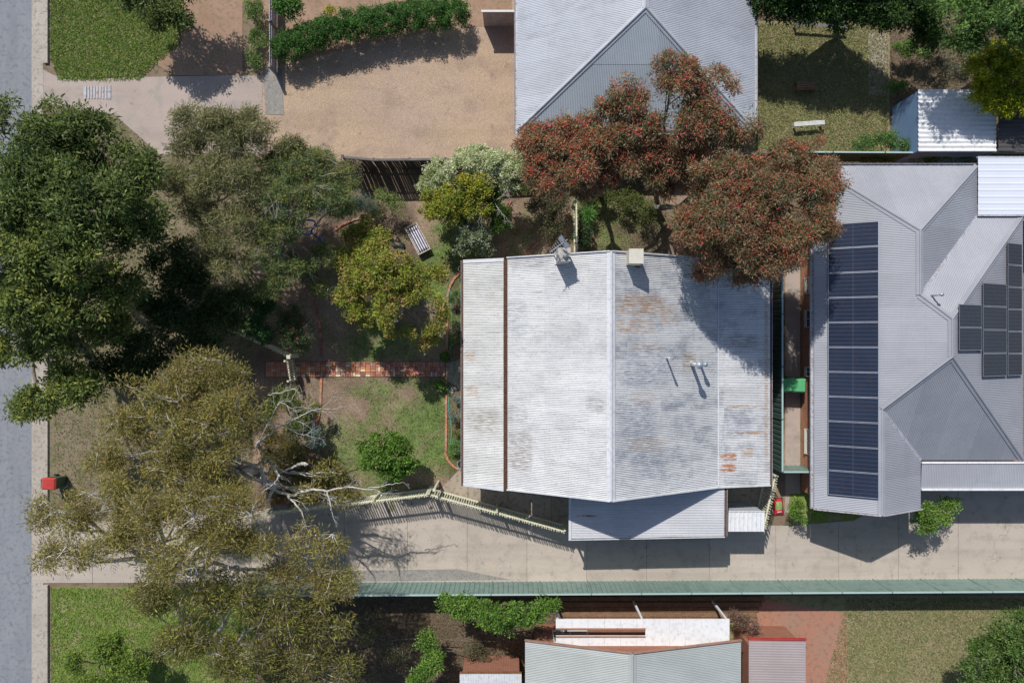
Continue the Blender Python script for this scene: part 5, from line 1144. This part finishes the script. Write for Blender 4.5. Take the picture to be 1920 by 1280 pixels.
tree('gum_tree', 'wide thin-crowned eucalypt spreading across the driveway entrance', 'tree', (330, 1035), [
    (120, 960, 6.6, 1.5, .9, .8), (210, 930, 7.4, 1.5, .9, .8), (320, 950, 8.0, 1.7, 1.0, .8), (430, 950, 7.8, 1.5, .8, .7), (110, 1040, 6.6, 1.3, .7, .7), (220, 1030, 7.4, 1.6, .9, .8), (340, 1040, 8.0, 1.6, .9, .8), (470, 1010, 7.2, 1.1, .7, .6),
    (260, 980, 7.4, 1.2, .7, .6), (400, 1000, 7.6, 1.3, .7, .6), (590, 1020, 6.6, 1.3, .9, .7), (620, 1090, 6.0, 1.1, .8, .6), (520, 1080, 6.2, 1.0, .7, .6)],
    OLV, M['bark_w'], tf=.5, dens=11.5, per=42, cr=.44, leaf=(.15, .028), tr=.22, seed=42, group='pale barked gum trees', bite=.48, twr=.016)
tree('gum_tree', 'yellow-tipped eucalypt over the brown garden at the bottom left', 'tree', (420, 1200), [
    (300, 1110, 6.6, 1.3, .9, .7), (420, 1110, 7.0, 1.5, .9, .8), (510, 1150, 6.6, 1.3, 1.0, .8), (600, 1170, 6.0, 1.2, 1.0, .7), (560, 1240, 5.8, 1.3, .9, .7), (450, 1230, 6.4, 1.5, 1.0, .8), (350, 1200, 6.2, 1.2, .9, .7), (630, 1250, 5.4, .9, .8, .6), (500, 1310, 5.6, 1.4, .8, .7)],
    [((.15,.14,.045), 4), ((.20,.19,.055), 3), ((.26,.27,.045), 1.6), ((.10,.11,.04), 3), ((.15,.11,.06), 1)], M['bark_w'], tf=.5, dens=11, per=42, cr=.42, leaf=(.15, .03), tr=.18, seed=43, group='pale barked gum trees', bite=.47, twr=.015)
# white boughs of the corner eucalypt that lie across its crown, as the photograph shows them
WB = thing('bare_tree', 'leafless white-barked tree with forking boughs lying over the picket fence corner', 'tree', (P(492, 905).x, P(492, 905).y, 0))
def bough(parent, pts, r0, r1, seed, kids=3, mat='bark_w', name='limb', kl=.9):
    g = bez([(a, b, z) for a, b, z in pts], 5); rnd = random.Random(seed); mb = MB(); n = len(g)
    for p in g[1:-1]: p += Vector((rnd.uniform(-1, 1), rnd.uniform(-1, 1), rnd.uniform(-1, 1)))*.03
    mb.tube(g, [r0+(r1-r0)*i/(n-1) for i in range(n)], 7)
    def kid(p, d, L, r, dep):
        q = [p]; dd = d.copy()
        for i in range(5):
            dd = (dd+Vector((rnd.uniform(-.35, .35), rnd.uniform(-.35, .35), rnd.uniform(-.2, .2)))).normalized(); q.append(q[-1]+dd*L/5)
        mb.tube(q, [r*(1-.17*i) for i in range(6)], 5, cap=False)
        if dep:
            for i in (2, 3, 4): 
                a = rnd.choice((-1, 1))*rnd.uniform(.4, .9); d2 = Vector((dd.x*math.cos(a)-dd.y*math.sin(a), dd.x*math.sin(a)+dd.y*math.cos(a), dd.z+rnd.uniform(-.1, .3))); kid(q[i], d2, L*rnd.uniform(.4, .65), r*.5, dep-1)
    for k in range(kids):
        i = int(n*(.3+.65*k/max(1, kids-1))); i = min(i, n-1); d = (g[min(i+1, n-1)]-g[max(i-1, 0)]).normalized(); a = (-1)**k*rnd.uniform(.35, .8)
        kid(g[i], Vector((d.x*math.cos(a)-d.y*math.sin(a), d.x*math.sin(a)+d.y*math.cos(a), d.z*.5+rnd.uniform(-.1, .2))), kl*rnd.uniform(.6, 1.2), max(r1*.8, .012), 2)
    return mb.build(name, M[mat], parent, smooth=True)
bough(WB, [(492, 900, 0), (494, 898, 1.5), (496, 902, 3.2), (500, 912, 4.4)], .16, .11, 1, 0, name='trunk')
bough(WB, [(500, 912, 4.4), (490, 880, 5.0), (500, 858, 5.4), (518, 884, 5.8), (524, 894, 5.9)], .09, .05, 2, 2)
bough(WB, [(500, 912, 4.4), (515, 908, 4.8), (508, 925, 5.0), (494, 948, 5.2)], .10, .06, 3, 2)
bough(WB, [(524, 886, 5.0), (548, 876, 5.2), (565, 868, 5.3), (575, 872, 5.3)], .035, .085, 4, 0)
bough(WB, [(500, 912, 4.4), (545, 928, 4.9), (580, 918, 5.2), (612, 920, 5.3), (650, 914, 5.2), (700, 918, 4.9), (720, 925, 4.7)], .07, .018, 5, 5, kl=.8)
bough(WB, [(612, 920, 5.3), (618, 940, 5.4), (622, 958, 5.4)], .035, .02, 6, 2, kl=.7)
bough(WB, [(540, 930, 4.9), (552, 942, 5.2), (566, 958, 5.3)], .05, .03, 7, 2, kl=.7)
bough(WB, [(690, 915, 4.9), (730, 908, 4.9), (757, 904, 4.8)], .022, .008, 8, 2, kl=.4)
GB = thing('bare_tree', 'leafless grey tree with fine white branches reaching over the shrubs below the gate', 'tree', (P(480, 830).x, P(480, 830).y, 0))
bough(GB, [(482, 835, 0), (484, 832, 1.4), (488, 826, 2.6)], .09, .06, 11, 0, name='trunk')
bough(GB, [(488, 826, 2.6), (505, 815, 3.0), (520, 803, 3.3), (545, 790, 3.6), (580, 772, 3.8), (606, 765, 3.8), (632, 768, 3.7)], .042, .010, 12, 9, kl=1.15)
bough(GB, [(488, 826, 2.6), (500, 800, 3.0), (503, 797, 3.1), (525, 795, 3.4), (560, 812, 3.5), (578, 815, 3.5)], .035, .012, 13, 8, kl=1.0)
bough(GB, [(500, 800, 3.0), (515, 770, 3.4), (525, 755, 3.5), (545, 765, 3.5), (560, 772, 3.5)], .025, .010, 14, 7, kl=.9)
bough(GB, [(503, 740, 2.6), (530, 735, 3.0), (555, 728, 3.1), (545, 752, 3.0)], .02, .012, 15, 4, kl=.6)
DB = thing('bare_shrub', 'leafless grey twiggy shrub standing over the green bush behind the pale shrub', 'shrub', (P(930, 385).x, P(930, 385).y, 0))
bough(DB, [(930, 385, 0), (929, 382, 1.2), (927, 378, 2.4)], .045, .022, 21, 0, 'bark_t', 'trunk')
for i, (pts) in enumerate(([(927, 378, 2.4), (920, 360, 3.0), (915, 342, 3.3)], [(927, 378, 2.4), (945, 365, 3.0), (955, 345, 3.2)], [(927, 378, 2.4), (905, 385, 2.9), (897, 400, 3.0)], [(927, 378, 2.4), (935, 392, 2.9), (945, 405, 3.1)], [(927, 378, 2.4), (950, 355, 3.0), (948, 335, 3.3)])):
    bough(DB, pts, .02, .008, 22+i, 4, 'bark_t', kl=.55)

# garden trees and shrubs
tree('garden_tree', 'yellow-green tree with orange leaf tips in the middle of the garden', 'tree', (735, 545), [
    (700, 470, 3.6, .9, .8, .6), (680, 520, 3.7, 1.2, 1.0, .7), (738, 505, 4.2, 1.1, .95, .8), (795, 570, 3.8, 1.0, .95, .7), (735, 575, 3.9, 1.3, 1.0, .7), (775, 530, 3.8, .8, .8, .6), (720, 530, 4.0, 1.0, .8, .6), (795, 605, 3.2, .8, .6, .5), (690, 435, 3.0, .4, .7, .4), (715, 448, 3.2, .7, .5, .4), (818, 515, 3.0, .5, .45, .4), (655, 490, 3.2, .8, .7, .4), (650, 550, 3.2, .7, .7, .4), (825, 590, 3.0, .6, .7, .4), (800, 640, 2.4, .5, .3, .3), (660, 440, 2.8, .5, .4, .4), (680, 585, 3.2, .8, .7, .5), (750, 620, 3.0, .8, .5, .4)],
    YEL, M['bark_g'], dens=15, per=46, cr=.24, leaf=(.085, .055), tr=.09, seed=51, bite=.42)
tree('garden_tree', 'round bright green maple-like tree near the driveway fence', 'tree', (728, 850), [
    (725, 840, 2.2, 1.15, 1.0, .7), (700, 860, 2.0, .8, .6, .5), (755, 860, 2.0, .85, .8, .6), (735, 880, 1.8, .8, .5, .5), (690, 835, 1.7, .6, .4, .4)],
    MAP, M['bark_g'], dens=17, per=44, cr=.19, leaf=(.085, .06), tr=.06, seed=52, bite=.38)
tree('garden_tree', 'yellow and lime leaved tree below the white flowering shrub', 'tree', (870, 395), [
    (835, 378, 2.9, 1.1, .8, .6), (875, 355, 3.1, 1.1, .7, .6), (890, 390, 2.8, .8, .5, .5), (820, 395, 2.5, .8, .55, .5), (845, 408, 2.4, .6, .4, .4), (905, 350, 3.0, .6, .6, .5)],
    YEL2, M['bark_g'], dens=14, per=44, cr=.21, leaf=(.08, .05), tr=.07, seed=53, bite=.40)
tree('garden_tree', 'deep green bush under the bare twigs beside the red gum', 'tree', (925, 405), [(930, 390, 2.0, .8, .7, .6), (915, 360, 2.2, .9, .6, .6), (935, 420, 1.6, .6, .5, .5), (955, 340, 2.6, .6, .5, .5)],
    [((.07,.14,.03), 4), ((.11,.19,.04), 3), ((.16,.21,.04), 1)], M['bark_g'], dens=14, per=44, cr=.22, leaf=(.08, .05), tr=.05, seed=54, bite=.38)
def shrub(name, label, px, py, lobes, pal, seed, per=44, dens=16, cr=.2, leaf=(.08, .035), cat='shrub', bite=.36, flowers=None, mat='bark_g', tr=.035, group=None):
    return tree(name, label, cat, (px, py), lobes, pal, M[mat], dens=dens, per=per, cr=cr, leaf=leaf, tr=tr, seed=seed, bite=bite, flowers=flowers, fork=.35, twr=.008, group=group)
shrub('white_shrub', 'large shrub covered in creamy white flowers against the paling fence', 880, 325, [(830, 320, 2.8, .8, .7, .6), (865, 310, 3.0, 1.1, .7, .7), (920, 300, 3.0, 1.2, .6, .6), (955, 325, 3.0, .6, .8, .6), (825, 345, 2.6, .8, .5, .5), (890, 285, 2.8, .7, .4, .4), (900, 335, 2.8, .9, .5, .5), (975, 300, 2.9, .6, .6, .5), (800, 345, 2.4, .5, .5, .4)], WHT, 61, per=50, dens=18, cr=.19, leaf=(.07, .045))
shrub('pale_shrub', 'silvery pale green shrub between the dead twigs and the house corner', 880, 445, [(880, 410, 1.9, .7, .6, .5), (885, 440, 2.0, .85, .8, .6), (870, 460, 1.7, .6, .5, .4), (905, 460, 1.6, .5, .5, .4)], PALE, 62, per=44, dens=16, cr=.18, leaf=(.075, .04))
shrub('blue_grey_shrub', 'blue grey feathery shrub below the north fence beside the pale pot', 685, 385, [(675, 375, 1.5, .5, .5, .5), (688, 388, 1.4, .5, .4, .4), (665, 390, 1.2, .4, .4, .3)], [((.10,.15,.12), 4), ((.14,.20,.16), 3), ((.06,.10,.06), 2)], 63, leaf=(.09, .015))
shrub('lime_shrub', 'fine light green shrub right of the blue grey one', 730, 380, [(715, 372, 1.3, .6, .4, .4), (742, 385, 1.2, .6, .5, .4), (700, 395, 1.1, .4, .4, .3)], [((.16,.22,.06), 4), ((.22,.27,.09), 3), ((.09,.13,.04), 2)], 64, dens=13, leaf=(.07, .025))
shrub('brown_shrub', 'dry brownish shrub between the pale-twigged tree and the paling fence', 665, 325, [(665, 318, 2.0, .5, .7, .5), (655, 340, 1.9, .5, .4, .4)], [((.14,.12,.08), 4), ((.20,.17,.12), 3), ((.08,.10,.045), 2)], 65, dens=12, leaf=(.06, .03))
shrub('rose_bush', 'rose bush dotted with small pink blooms above the picket gate', 548, 615, [(545, 600, 1.7, .8, .7, .6), (560, 620, 1.7, .8, .7, .6), (530, 625, 1.5, .5, .6, .5), (565, 650, 1.3, .5, .3, .4)], [((.06,.10,.04), 4), ((.10,.15,.06), 3), ((.14,.10,.06), 1)], 66, dens=13, flowers=([((.55,.05,.10), 1), ((.6,.12,.16), 1)], .12, .06, 5), leaf=(.07, .04))
shrub('dark_hedge', 'dark glossy green hedge along the street side of the rose bush', 490, 600, [(496, 570, 2.2, .6, .8, .6), (490, 610, 2.1, .5, .8, .6), (498, 632, 1.7, .35, .35, .4), (474, 610, 2.0, .4, .6, .5), (500, 550, 2.3, .7, .5, .5)], [((.04,.10,.03), 4), ((.06,.14,.05), 3), ((.03,.06,.02), 2)], 67, leaf=(.10, .045), cr=.2)
shrub('silver_shrub', 'compact silvery blue shrub at the end of the straight brick edging', 582, 818, [(585, 812, 1.1, .45, .45, .4), (592, 828, 1.0, .4, .35, .35), (570, 806, 1.0, .4, .35, .3)], BLG, 68, leaf=(.06, .028), cr=.14, dens=26)
shrub('green_shrub', 'mid green leafy shrub under the fine white branches', 540, 775, [(535, 750, 1.5, .8, .6, .5), (575, 765, 1.4, .7, .7, .5), (560, 790, 1.4, .6, .5, .4), (510, 770, 1.5, .6, .6, .5), (545, 735, 1.4, .7, .35, .4)], [((.10,.14,.03), 4), ((.15,.19,.045), 3), ((.06,.09,.025), 2), ((.24,.22,.04), 1)], 69, dens=14, leaf=(.085, .035))
shrub('bronze_shrub', 'low bronze and olive shrub filling the south-west corner bed', 550, 880, [(515, 845, 1.3, .8, .7, .5), (560, 845, 1.2, .9, .6, .5), (530, 890, 1.2, .9, .7, .5), (580, 880, 1.1, .9, .7, .4), (600, 915, 1.0, .9, .4, .4), (560, 925, 1.0, .9, .5, .3), (645, 920, .9, .8, .35, .3), (520, 925, 1.1, .7, .4, .4), (625, 880, .8, .6, .5, .3), (505, 815, 1.3, .6, .5, .4), (545, 820, 1.2, .7, .4, .4)], [((.15,.11,.045), 4), ((.20,.16,.05), 3), ((.10,.11,.035), 3), ((.10,.15,.04), 1.5)], 70, dens=14, leaf=(.085, .03), bite=.33)
for k, (px, py, r_, pal, lab, s) in enumerate([(856, 558, .42, [((.07,.14,.05), 3), ((.11,.19,.08), 2)], 'leafy green plant at the north end of the porch bed', 71), (855, 616, .30, PALE[:3], 'small grey-green plant in the porch bed north of the door slab', 72),
      (851, 640, .16, BRT, 'little bright green plant beside the teal hose', 73), (855, 772, .44, BLG, 'blue grey lavender mound in the south porch bed', 74), (856, 812, .2, DKG2, 'tiny dark plant between the lavender mound and the green bush', 75), (853, 838, .36, [((.10,.20,.06), 3), ((.15,.26,.09), 2)], 'light green bush near the end of the teal hose', 76), (858, 750, .22, BLG, 'small grey plant just above the lavender mound', 77)]):
    shrub('bedding_plant', lab, px, py, [(px, py, .35+r_*.5, r_, r_, r_*.8)], pal, s, dens=30, cr=.12, leaf=(.07, .022), per=34, cat='plant', group='plants in the bed along the porch', tr=.015)
shrub('strappy_plant', 'tuft of bright strappy green leaves beside the north picket fence', 1100, 404, [(1100, 404, .6, .42, .45, .3)], [((.09,.20,.05), 3), ((.14,.27,.07), 2)], 78, dens=26, cr=.2, leaf=(.26, .02), per=22, cat='plant')
shrub('pink_flower_bush', 'dark bush with a magenta flower against the north wall', 1096, 445, [(1092, 440, .7, .5, .7, .4)], [((.04,.07,.03), 3), ((.06,.10,.04), 2)], 79, dens=14, flowers=([((.6,.02,.25), 1)], .05, .07, 4))
shrub('understorey_shrub', 'olive green shrub in the shade under the red gums', 1200, 395, [(1180, 378, .9, .9, .5, .4), (1215, 400, 1.0, .5, .6, .4), (1140, 372, .8, .7, .4, .3), (1100, 360, .9, .8, .5, .4), (1010, 350, .9, .9, .5, .4)], [((.09,.12,.03), 4), ((.13,.15,.04), 2), ((.05,.07,.02), 2)], 80, dens=12)
shrub('dry_shrub', 'sprawling dull green shrub in shadow west of the north picket fence', 1035, 430, [(1030, 430, .7, .8, .7, .4), (1045, 400, .8, .6, .5, .4), (1020, 385, 1.2, .7, .5, .4), (1050, 370, 1.5, .6, .6, .5)], [((.08,.085,.04), 4), ((.12,.12,.06), 2), ((.10,.07,.045), 1)], 81, dens=11)

shrub('dark_shrub', 'deep green shrubs in the shade under the pale-twigged tree', 600, 450, [(655, 385, 1.6, .6, .6, .5), (520, 420, 2.2, 1.0, 1.0, .6), (540, 500, 2.0, 1.0, .9, .6), (500, 350, 2.6, .7, .9, .6), (600, 380, 2.2, .9, .6, .5), (580, 520, 1.2, .6, .5, .4), (630, 360, 2.0, .7, .5, .5)],
      [((.06,.11,.035), 4), ((.09,.15,.045), 3), ((.14,.18,.06), 1.5)], 82, dens=9, per=40, leaf=(.09, .03), bite=.38)

# ================================================================== NEIGHBOURS' PLANTS
BG = dict(dens=10, per=46, cr=.26, leaf=(.11, .05))
hl = [(540, 88, 1.3), (575, 72, 1.4), (612, 60, 1.5), (650, 50, 1.5), (690, 42, 1.5), (730, 35, 1.5), (770, 30, 1.5), (810, 26, 1.5), (848, 24, 1.5)]
tree('hedge', 'long clipped green hedge curving along the top of the tan gravel yard', 'hedge', (690, 45), [(a, b, z*.68, .85, .74, .6) for a, b, z in hl], HDG, M['bark_g'], dens=24, per=60, cr=.17, leaf=(.06, .035), tr=.04, billow=False, seed=91, bite=.10, shell=.3, fork=.3, twr=.006)
tree('round_bush', 'dark round bush beside the grey front fence at the top edge', 'shrub', (540, 15), [(540, 8, 1.5, .8, .7, .7)], HDG, M['bark_g'], seed=92, tr=.05, bite=.3, **BG)
tree('nature_strip_tree', 'dark leafy tree on the green nature strip at the top edge', 'tree', (310, -20), [(290, 12, 2.6, 1.2, 1.0, .9), (325, 32, 2.3, .8, .7, .6), (250, 0, 2.6, .8, .7, .6), (270, -40, 2.8, 1.4, 1.1, .9), (340, -40, 2.8, 1.2, 1.0, .9)], DKG_, M['bark_g'], seed=93, tr=.14, bite=.40, dens=8, per=56, cr=.32, leaf=(.13, .05))
tree('yellow_shrub', 'small yellow flowering shrub behind the clipped hedge', 'shrub', (620, 24), [(620, 22, .7, .4, .25, .3)], [((.45,.40,.03), 2), ((.2,.25,.04), 1)], M['bark_g'], seed=94, tr=.02, bite=.25, dens=24, per=36, cr=.12, leaf=(.06, .03))
tree('verge_bush', 'green ground shrub along the west side of the grey front fence', 'shrub', (480, 60), [(478, 20, .6, .5, .8, .4), (482, 70, .5, .45, .8, .3), (476, 112, .4, .4, .5, .3)], [((.10,.17,.04), 3), ((.15,.22,.07), 2)], M['bark_g'], seed=95, tr=.02, bite=.36, dens=18, per=36, cr=.15, leaf=(.07, .035))
tree('yard_tree', 'very dark dense tree shading the lawn at the top right', 'tree', (1560, 20), [(1460, 2, 2.9, 1.3, .8, .9), (1540, 8, 3.1, 1.5, .9, .9), (1620, 12, 3.1, 1.5, .9, .9), (1700, 20, 3.2, 1.4, .8, .9), (1740, 60, 2.8, .8, .8, .7), (1580, -50, 3.8, 2.6, 1.2, 1.0), (1470, -50, 3.6, 1.6, 1.1, .9), (1500, 25, 2.6, 1.0, .5, .6), (1580, 30, 2.8, 1.2, .6, .6), (1660, 38, 2.6, 1.0, .5, .6)],
     [((.025,.055,.015), 4), ((.04,.085,.02), 3), ((.075,.13,.025), 1.5)], M['bark_g'], seed=96, tr=.22, bite=.30, dens=11, per=60, cr=.34, leaf=(.13, .05), group='trees behind the north-east yards')
tree('yard_tree', 'mid green tree above the lime-leaved one at the top right', 'tree', (1830, 60), [(1800, 30, 5.6, 1.3, 1.0, .9), (1870, 20, 5.8, 1.5, 1.1, .9), (1800, 75, 5.0, 1.0, .7, .7), (1920, 60, 5.4, 1.3, 1.0, .9), (1760, 0, 5.0, 1.0, .8, .7)],
     [((.10,.18,.045), 4), ((.15,.24,.06), 3), ((.06,.11,.03), 2)], M['bark_g'], seed=97, tr=.18, bite=.42, dens=8, per=56, cr=.32, leaf=(.13, .05), group='trees behind the north-east yards')
tree('yard_tree', 'vivid lime yellow tree at the right edge above the dark carport', 'tree', (1880, 150), [(1855, 125, 3.6, 1.2, 1.0, .8), (1910, 110, 3.8, 1.2, 1.2, .8), (1855, 175, 3.2, 1.2, .9, .7), (1900, 190, 3.2, 1.1, .7, .7), (1930, 180, 3.2, 1.1, .8, .7)],
     LIM, M['bark_g'], seed=98, tr=.12, bite=.38, dens=12, per=50, cr=.26, leaf=(.10, .055), group='trees behind the north-east yards')
tree('grey_shrub', 'dull grey-green shrub left of the lime yellow tree', 'shrub', (1775, 125), [(1760, 115, 2.0, .9, .6, .6), (1800, 130, 2.0, .9, .7, .6), (1750, 150, 1.7, .9, .5, .5), (1710, 130, 1.4, .5, .4, .4)], [((.12,.14,.09), 4), ((.17,.18,.12), 3), ((.10,.08,.06), 1)], M['bark_g'], seed=99, tr=.06, bite=.42, dens=10, per=46, cr=.24, leaf=(.09, .03))
tree('low_shrub', 'low bright shrub beside the stepping path', 'shrub', (1700, 95), [(1695, 92, .8, .7, .35, .4), (1730, 100, .8, .5, .3, .3)], [((.10,.19,.04), 3), ((.16,.26,.07), 2)], M['bark_g'], seed=100, tr=.03, bite=.35, dens=18, per=40, cr=.17, leaf=(.08, .035))
tree('low_shrub', 'small green shrub at the corner of the blue-walled shed', 'shrub', (1682, 162), [(1682, 162, .5, .6, .22, .3)], [((.10,.20,.04), 3), ((.15,.27,.06), 2)], M['bark_g'], seed=101, tr=.03, bite=.3, dens=20, per=40, cr=.15, leaf=(.08, .035))
tree('fence_shrub', 'green shrub spilling along the north-east fence below the blue-walled shed', 'shrub', (1650, 268), [(1620, 272, 1.2, .6, .35, .4), (1660, 262, 1.4, .8, .45, .5), (1700, 270, 1.3, .6, .35, .4)], [((.08,.16,.045), 3), ((.12,.21,.07), 2), ((.16,.24,.07), 1)], M['bark_g'], seed=102, tr=.03, bite=.35, dens=16, per=44, cr=.2, leaf=(.08, .035))
tree('fence_shrub', 'green shrubs in the gap between the fence and the grey house', 'shrub', (1700, 298), [(1640, 300, .8, .9, .22, .4), (1740, 300, .9, 1.0, .22, .4), (1800, 298, .9, .6, .2, .4)], [((.07,.14,.035), 3), ((.12,.2,.05), 2)], M['bark_g'], seed=103, tr=.03, bite=.4, dens=12, per=40, cr=.18, leaf=(.08, .035))
tree('drive_shrub', 'bright green shrub beside the grey house overhanging the driveway', 'shrub', (1740, 970), [(1730, 985, 1.7, .6, .4, .4), (1755, 965, 1.9, .6, .6, .5), (1775, 945, 1.6, .5, .4, .4), (1735, 960, 2.0, .5, .5, .4)], [((.15,.26,.045), 4), ((.22,.33,.08), 3), ((.09,.16,.03), 2)], M['bark_g'], seed=104, tr=.05, bite=.38, dens=16, per=44, cr=.2, leaf=(.09, .04))
tree('drive_shrub', 'small dark green shrub at the gable corner near the potting bag', 'shrub', (1500, 960), [(1495, 950, 1.0, .5, .6, .4), (1520, 965, .9, .6, .4, .4)], BRT, M['bark_g'], seed=105, tr=.03, bite=.36, dens=16, per=42, cr=.18, leaf=(.08, .035))
tree('south_bush', 'leafy bright green tree south of the long green fence', 'tree', (930, 1155), [(870, 1140, 3.0, 1.0, .6, .6), (930, 1150, 3.2, 1.1, .7, .7), (990, 1150, 3.0, 1.0, .6, .6), (940, 1170, 2.8, .9, .4, .5), (840, 1130, 2.6, .5, .35, .4), (1025, 1135, 2.6, .6, .35, .4)], BRT, M['bark_g'], seed=106, tr=.09, bite=.37, dens=14, per=50, cr=.22, leaf=(.10, .045))
tree('south_bush', 'narrow green shrub in the mulch above the bottom edge', 'shrub', (805, 1230), [(800, 1200, 1.8, .5, .5, .5), (810, 1240, 1.8, .6, .7, .5), (790, 1275, 1.8, .7, .6, .5)], BRT, M['bark_g'], seed=107, tr=.06, bite=.38, dens=14, per=46, cr=.22, leaf=(.10, .045))
tree('south_bush', 'brownish green scrub in the bottom left garden', 'shrub', (700, 1190), [(690, 1180, 1.6, .9, .8, .6), (740, 1230, 1.5, .9, .8, .5), (680, 1260, 1.6, .8, .7, .5), (900, 1220, .8, .8, .5, .4), (1000, 1180, 1.0, .5, .3, .3)], [((.11,.12,.055), 4), ((.15,.145,.08), 3), ((.13,.09,.06), 2)], M['bark_g'], seed=108, tr=.05, bite=.48, dens=8, per=40, cr=.24, leaf=(.09, .03))
tree('corner_tree', 'leafy green tree cut off by the bottom right corner', 'tree', (1900, 1240), [(1860, 1230, 4.2, 1.3, 1.1, .8), (1910, 1190, 4.6, 1.3, 1.1, .9), (1920, 1270, 4.4, 1.4, 1.1, .9), (1850, 1290, 4.0, 1.2, .9, .8), (1960, 1230, 4.6, 1.3, 1.3, .9)], [((.09,.16,.035), 4), ((.14,.21,.06), 3), ((.05,.09,.02), 2)], M['bark_g'], seed=109, tr=.15, bite=.42, dens=9, per=54, cr=.3, leaf=(.12, .045))
tree('verge_shrub', 'bright lime green shrub at the bottom left corner of the front lawn', 'shrub', (200, 1230), [(150, 1240, 2.0, .9, .7, .6), (200, 1210, 2.2, .9, .8, .6), (240, 1250, 2.2, .9, .8, .6), (180, 1290, 2.0, 1.1, .7, .6)], [((.13,.20,.035), 4), ((.19,.26,.05), 3), ((.09,.15,.03), 2)], M['bark_g'], seed=110, tr=.08, bite=.38, dens=12, per=50, cr=.25, leaf=(.10, .045))
tree('brown_shrub', 'reddish brown leafless-looking shrub by the right end of the white patio', 'shrub', (1390, 1160), [(1385, 1155, 1.5, .5, .5, .4), (1405, 1170, 1.4, .5, .4, .4)], [((.16,.10,.075), 3), ((.12,.08,.06), 2), ((.2,.14,.1), 1)], M['bark_g'], seed=111, tr=.05, bite=.40, dens=16, per=40, cr=.18, leaf=(.07, .025))

# ================================================================== GROUND COVER
GP = [((.10,.15,.04), 4), ((.15,.19,.06), 3), ((.22,.20,.10), 2), ((.07,.11,.03), 3)]
DP = [((.26,.20,.12), 4), ((.20,.15,.10), 3), ((.13,.10,.07), 3), ((.32,.25,.16), 1)]
yardp = [(490, 300), (1090, 300), (1090, 480), (868, 486), (868, 900), (800, 925), (500, 960)]
pathm = lambda x, y: ~((y < P(0, 677).y) & (y > P(0, 707).y) & (x < P(870, 0).x))
grass_patch('grass', yardp, 150000, GP, 1, .085, mask=lambda x, y: np.clip(greenness(x, y)*1.1, 0, 1)*pathm(x, y))
grass_patch('dry_grass', yardp, 90000, DP, 2, .075, mask=lambda x, y: np.clip(.55-greenness(x, y)*.35, 0, 1)*pathm(x, y))
grass_patch('grass', [(1090, 340), (1250, 340), (1250, 480), (1090, 480)], 16000, GP+DP, 3, .085)
grass_patch('grass', [(95, -40), (350, -40), (338, 84), (298, 116), (262, 150), (112, 152), (95, 110)], 34000, [((.10,.19,.03), 4), ((.20,.27,.05), 3), ((.30,.27,.13), 2)], 4, .11)
grass_patch('grass', [(96, 1102), (478, 1102), (478, 1300), (96, 1300)], 26000, [((.13,.22,.04), 4), ((.19,.27,.06), 3), ((.3,.27,.13), 1)], 5, .10)
grass_patch('grass', [(1416, 45), (1664, 45), (1664, 285), (1416, 285)], 36000, [((.24,.25,.10), 4), ((.17,.21,.07), 3), ((.36,.30,.18), 3)], 6, .09)
grass_patch('grass', [(1590, 1120), (1940, 1120), (1940, 1300), (1540, 1300)], 36000, [((.25,.25,.11), 4), ((.18,.22,.08), 3), ((.36,.30,.19), 4)], 7, .09)
grass_patch('leaf_litter', [(490, 300), (1440, 300), (1440, 475), (868, 486), (600, 540), (600, 960), (500, 960)], 40000, [((.28,.17,.10), 4), ((.16,.09,.055), 3), ((.36,.27,.18), 2)], 8, .06)
grass_patch('leaf_litter', [(478, 290), (478, 985), (100, 985), (110, 200), (215, 215), (300, 290)], 30000, [((.20,.15,.08), 4), ((.13,.10,.05), 3), ((.30,.22,.14), 2)], 9, .09)
grass_patch('leaf_litter', [(480, 1120), (1040, 1120), (1040, 1300), (480, 1300)], 26000, [((.24,.17,.11), 4), ((.16,.12,.07), 3), ((.10,.13,.05), 2)], 10, .09)
grass_patch('leaf_litter', [(1668, -20), (1940, -20), (1940, 285), (1668, 285)], 12000, [((.24,.17,.11), 4), ((.16,.12,.07), 3), ((.10,.15,.05), 2)], 11, .09)
grass_patch('leaf_litter', [(842, 505), (870, 505), (870, 890), (842, 870)], 3000, [((.22,.15,.10), 4), ((.14,.10,.07), 3), ((.32,.26,.20), 1)], 12, .05)
grass_patch('leaf_litter', [(540, 930), (1060, 930), (1060, 1088), (300, 1088), (300, 985)], 1500, [((.20,.13,.07), 3), ((.14,.12,.05), 2)], 13, .07)
print('objects', len(bpy.data.objects), 'tris', sum(sum(len(p.vertices)-2 for p in m.polygons) if len(m.polygons) < 2000 else sum(m.polygons[0].loop_total-2 for _ in (0,))*len(m.polygons) for m in bpy.data.meshes))
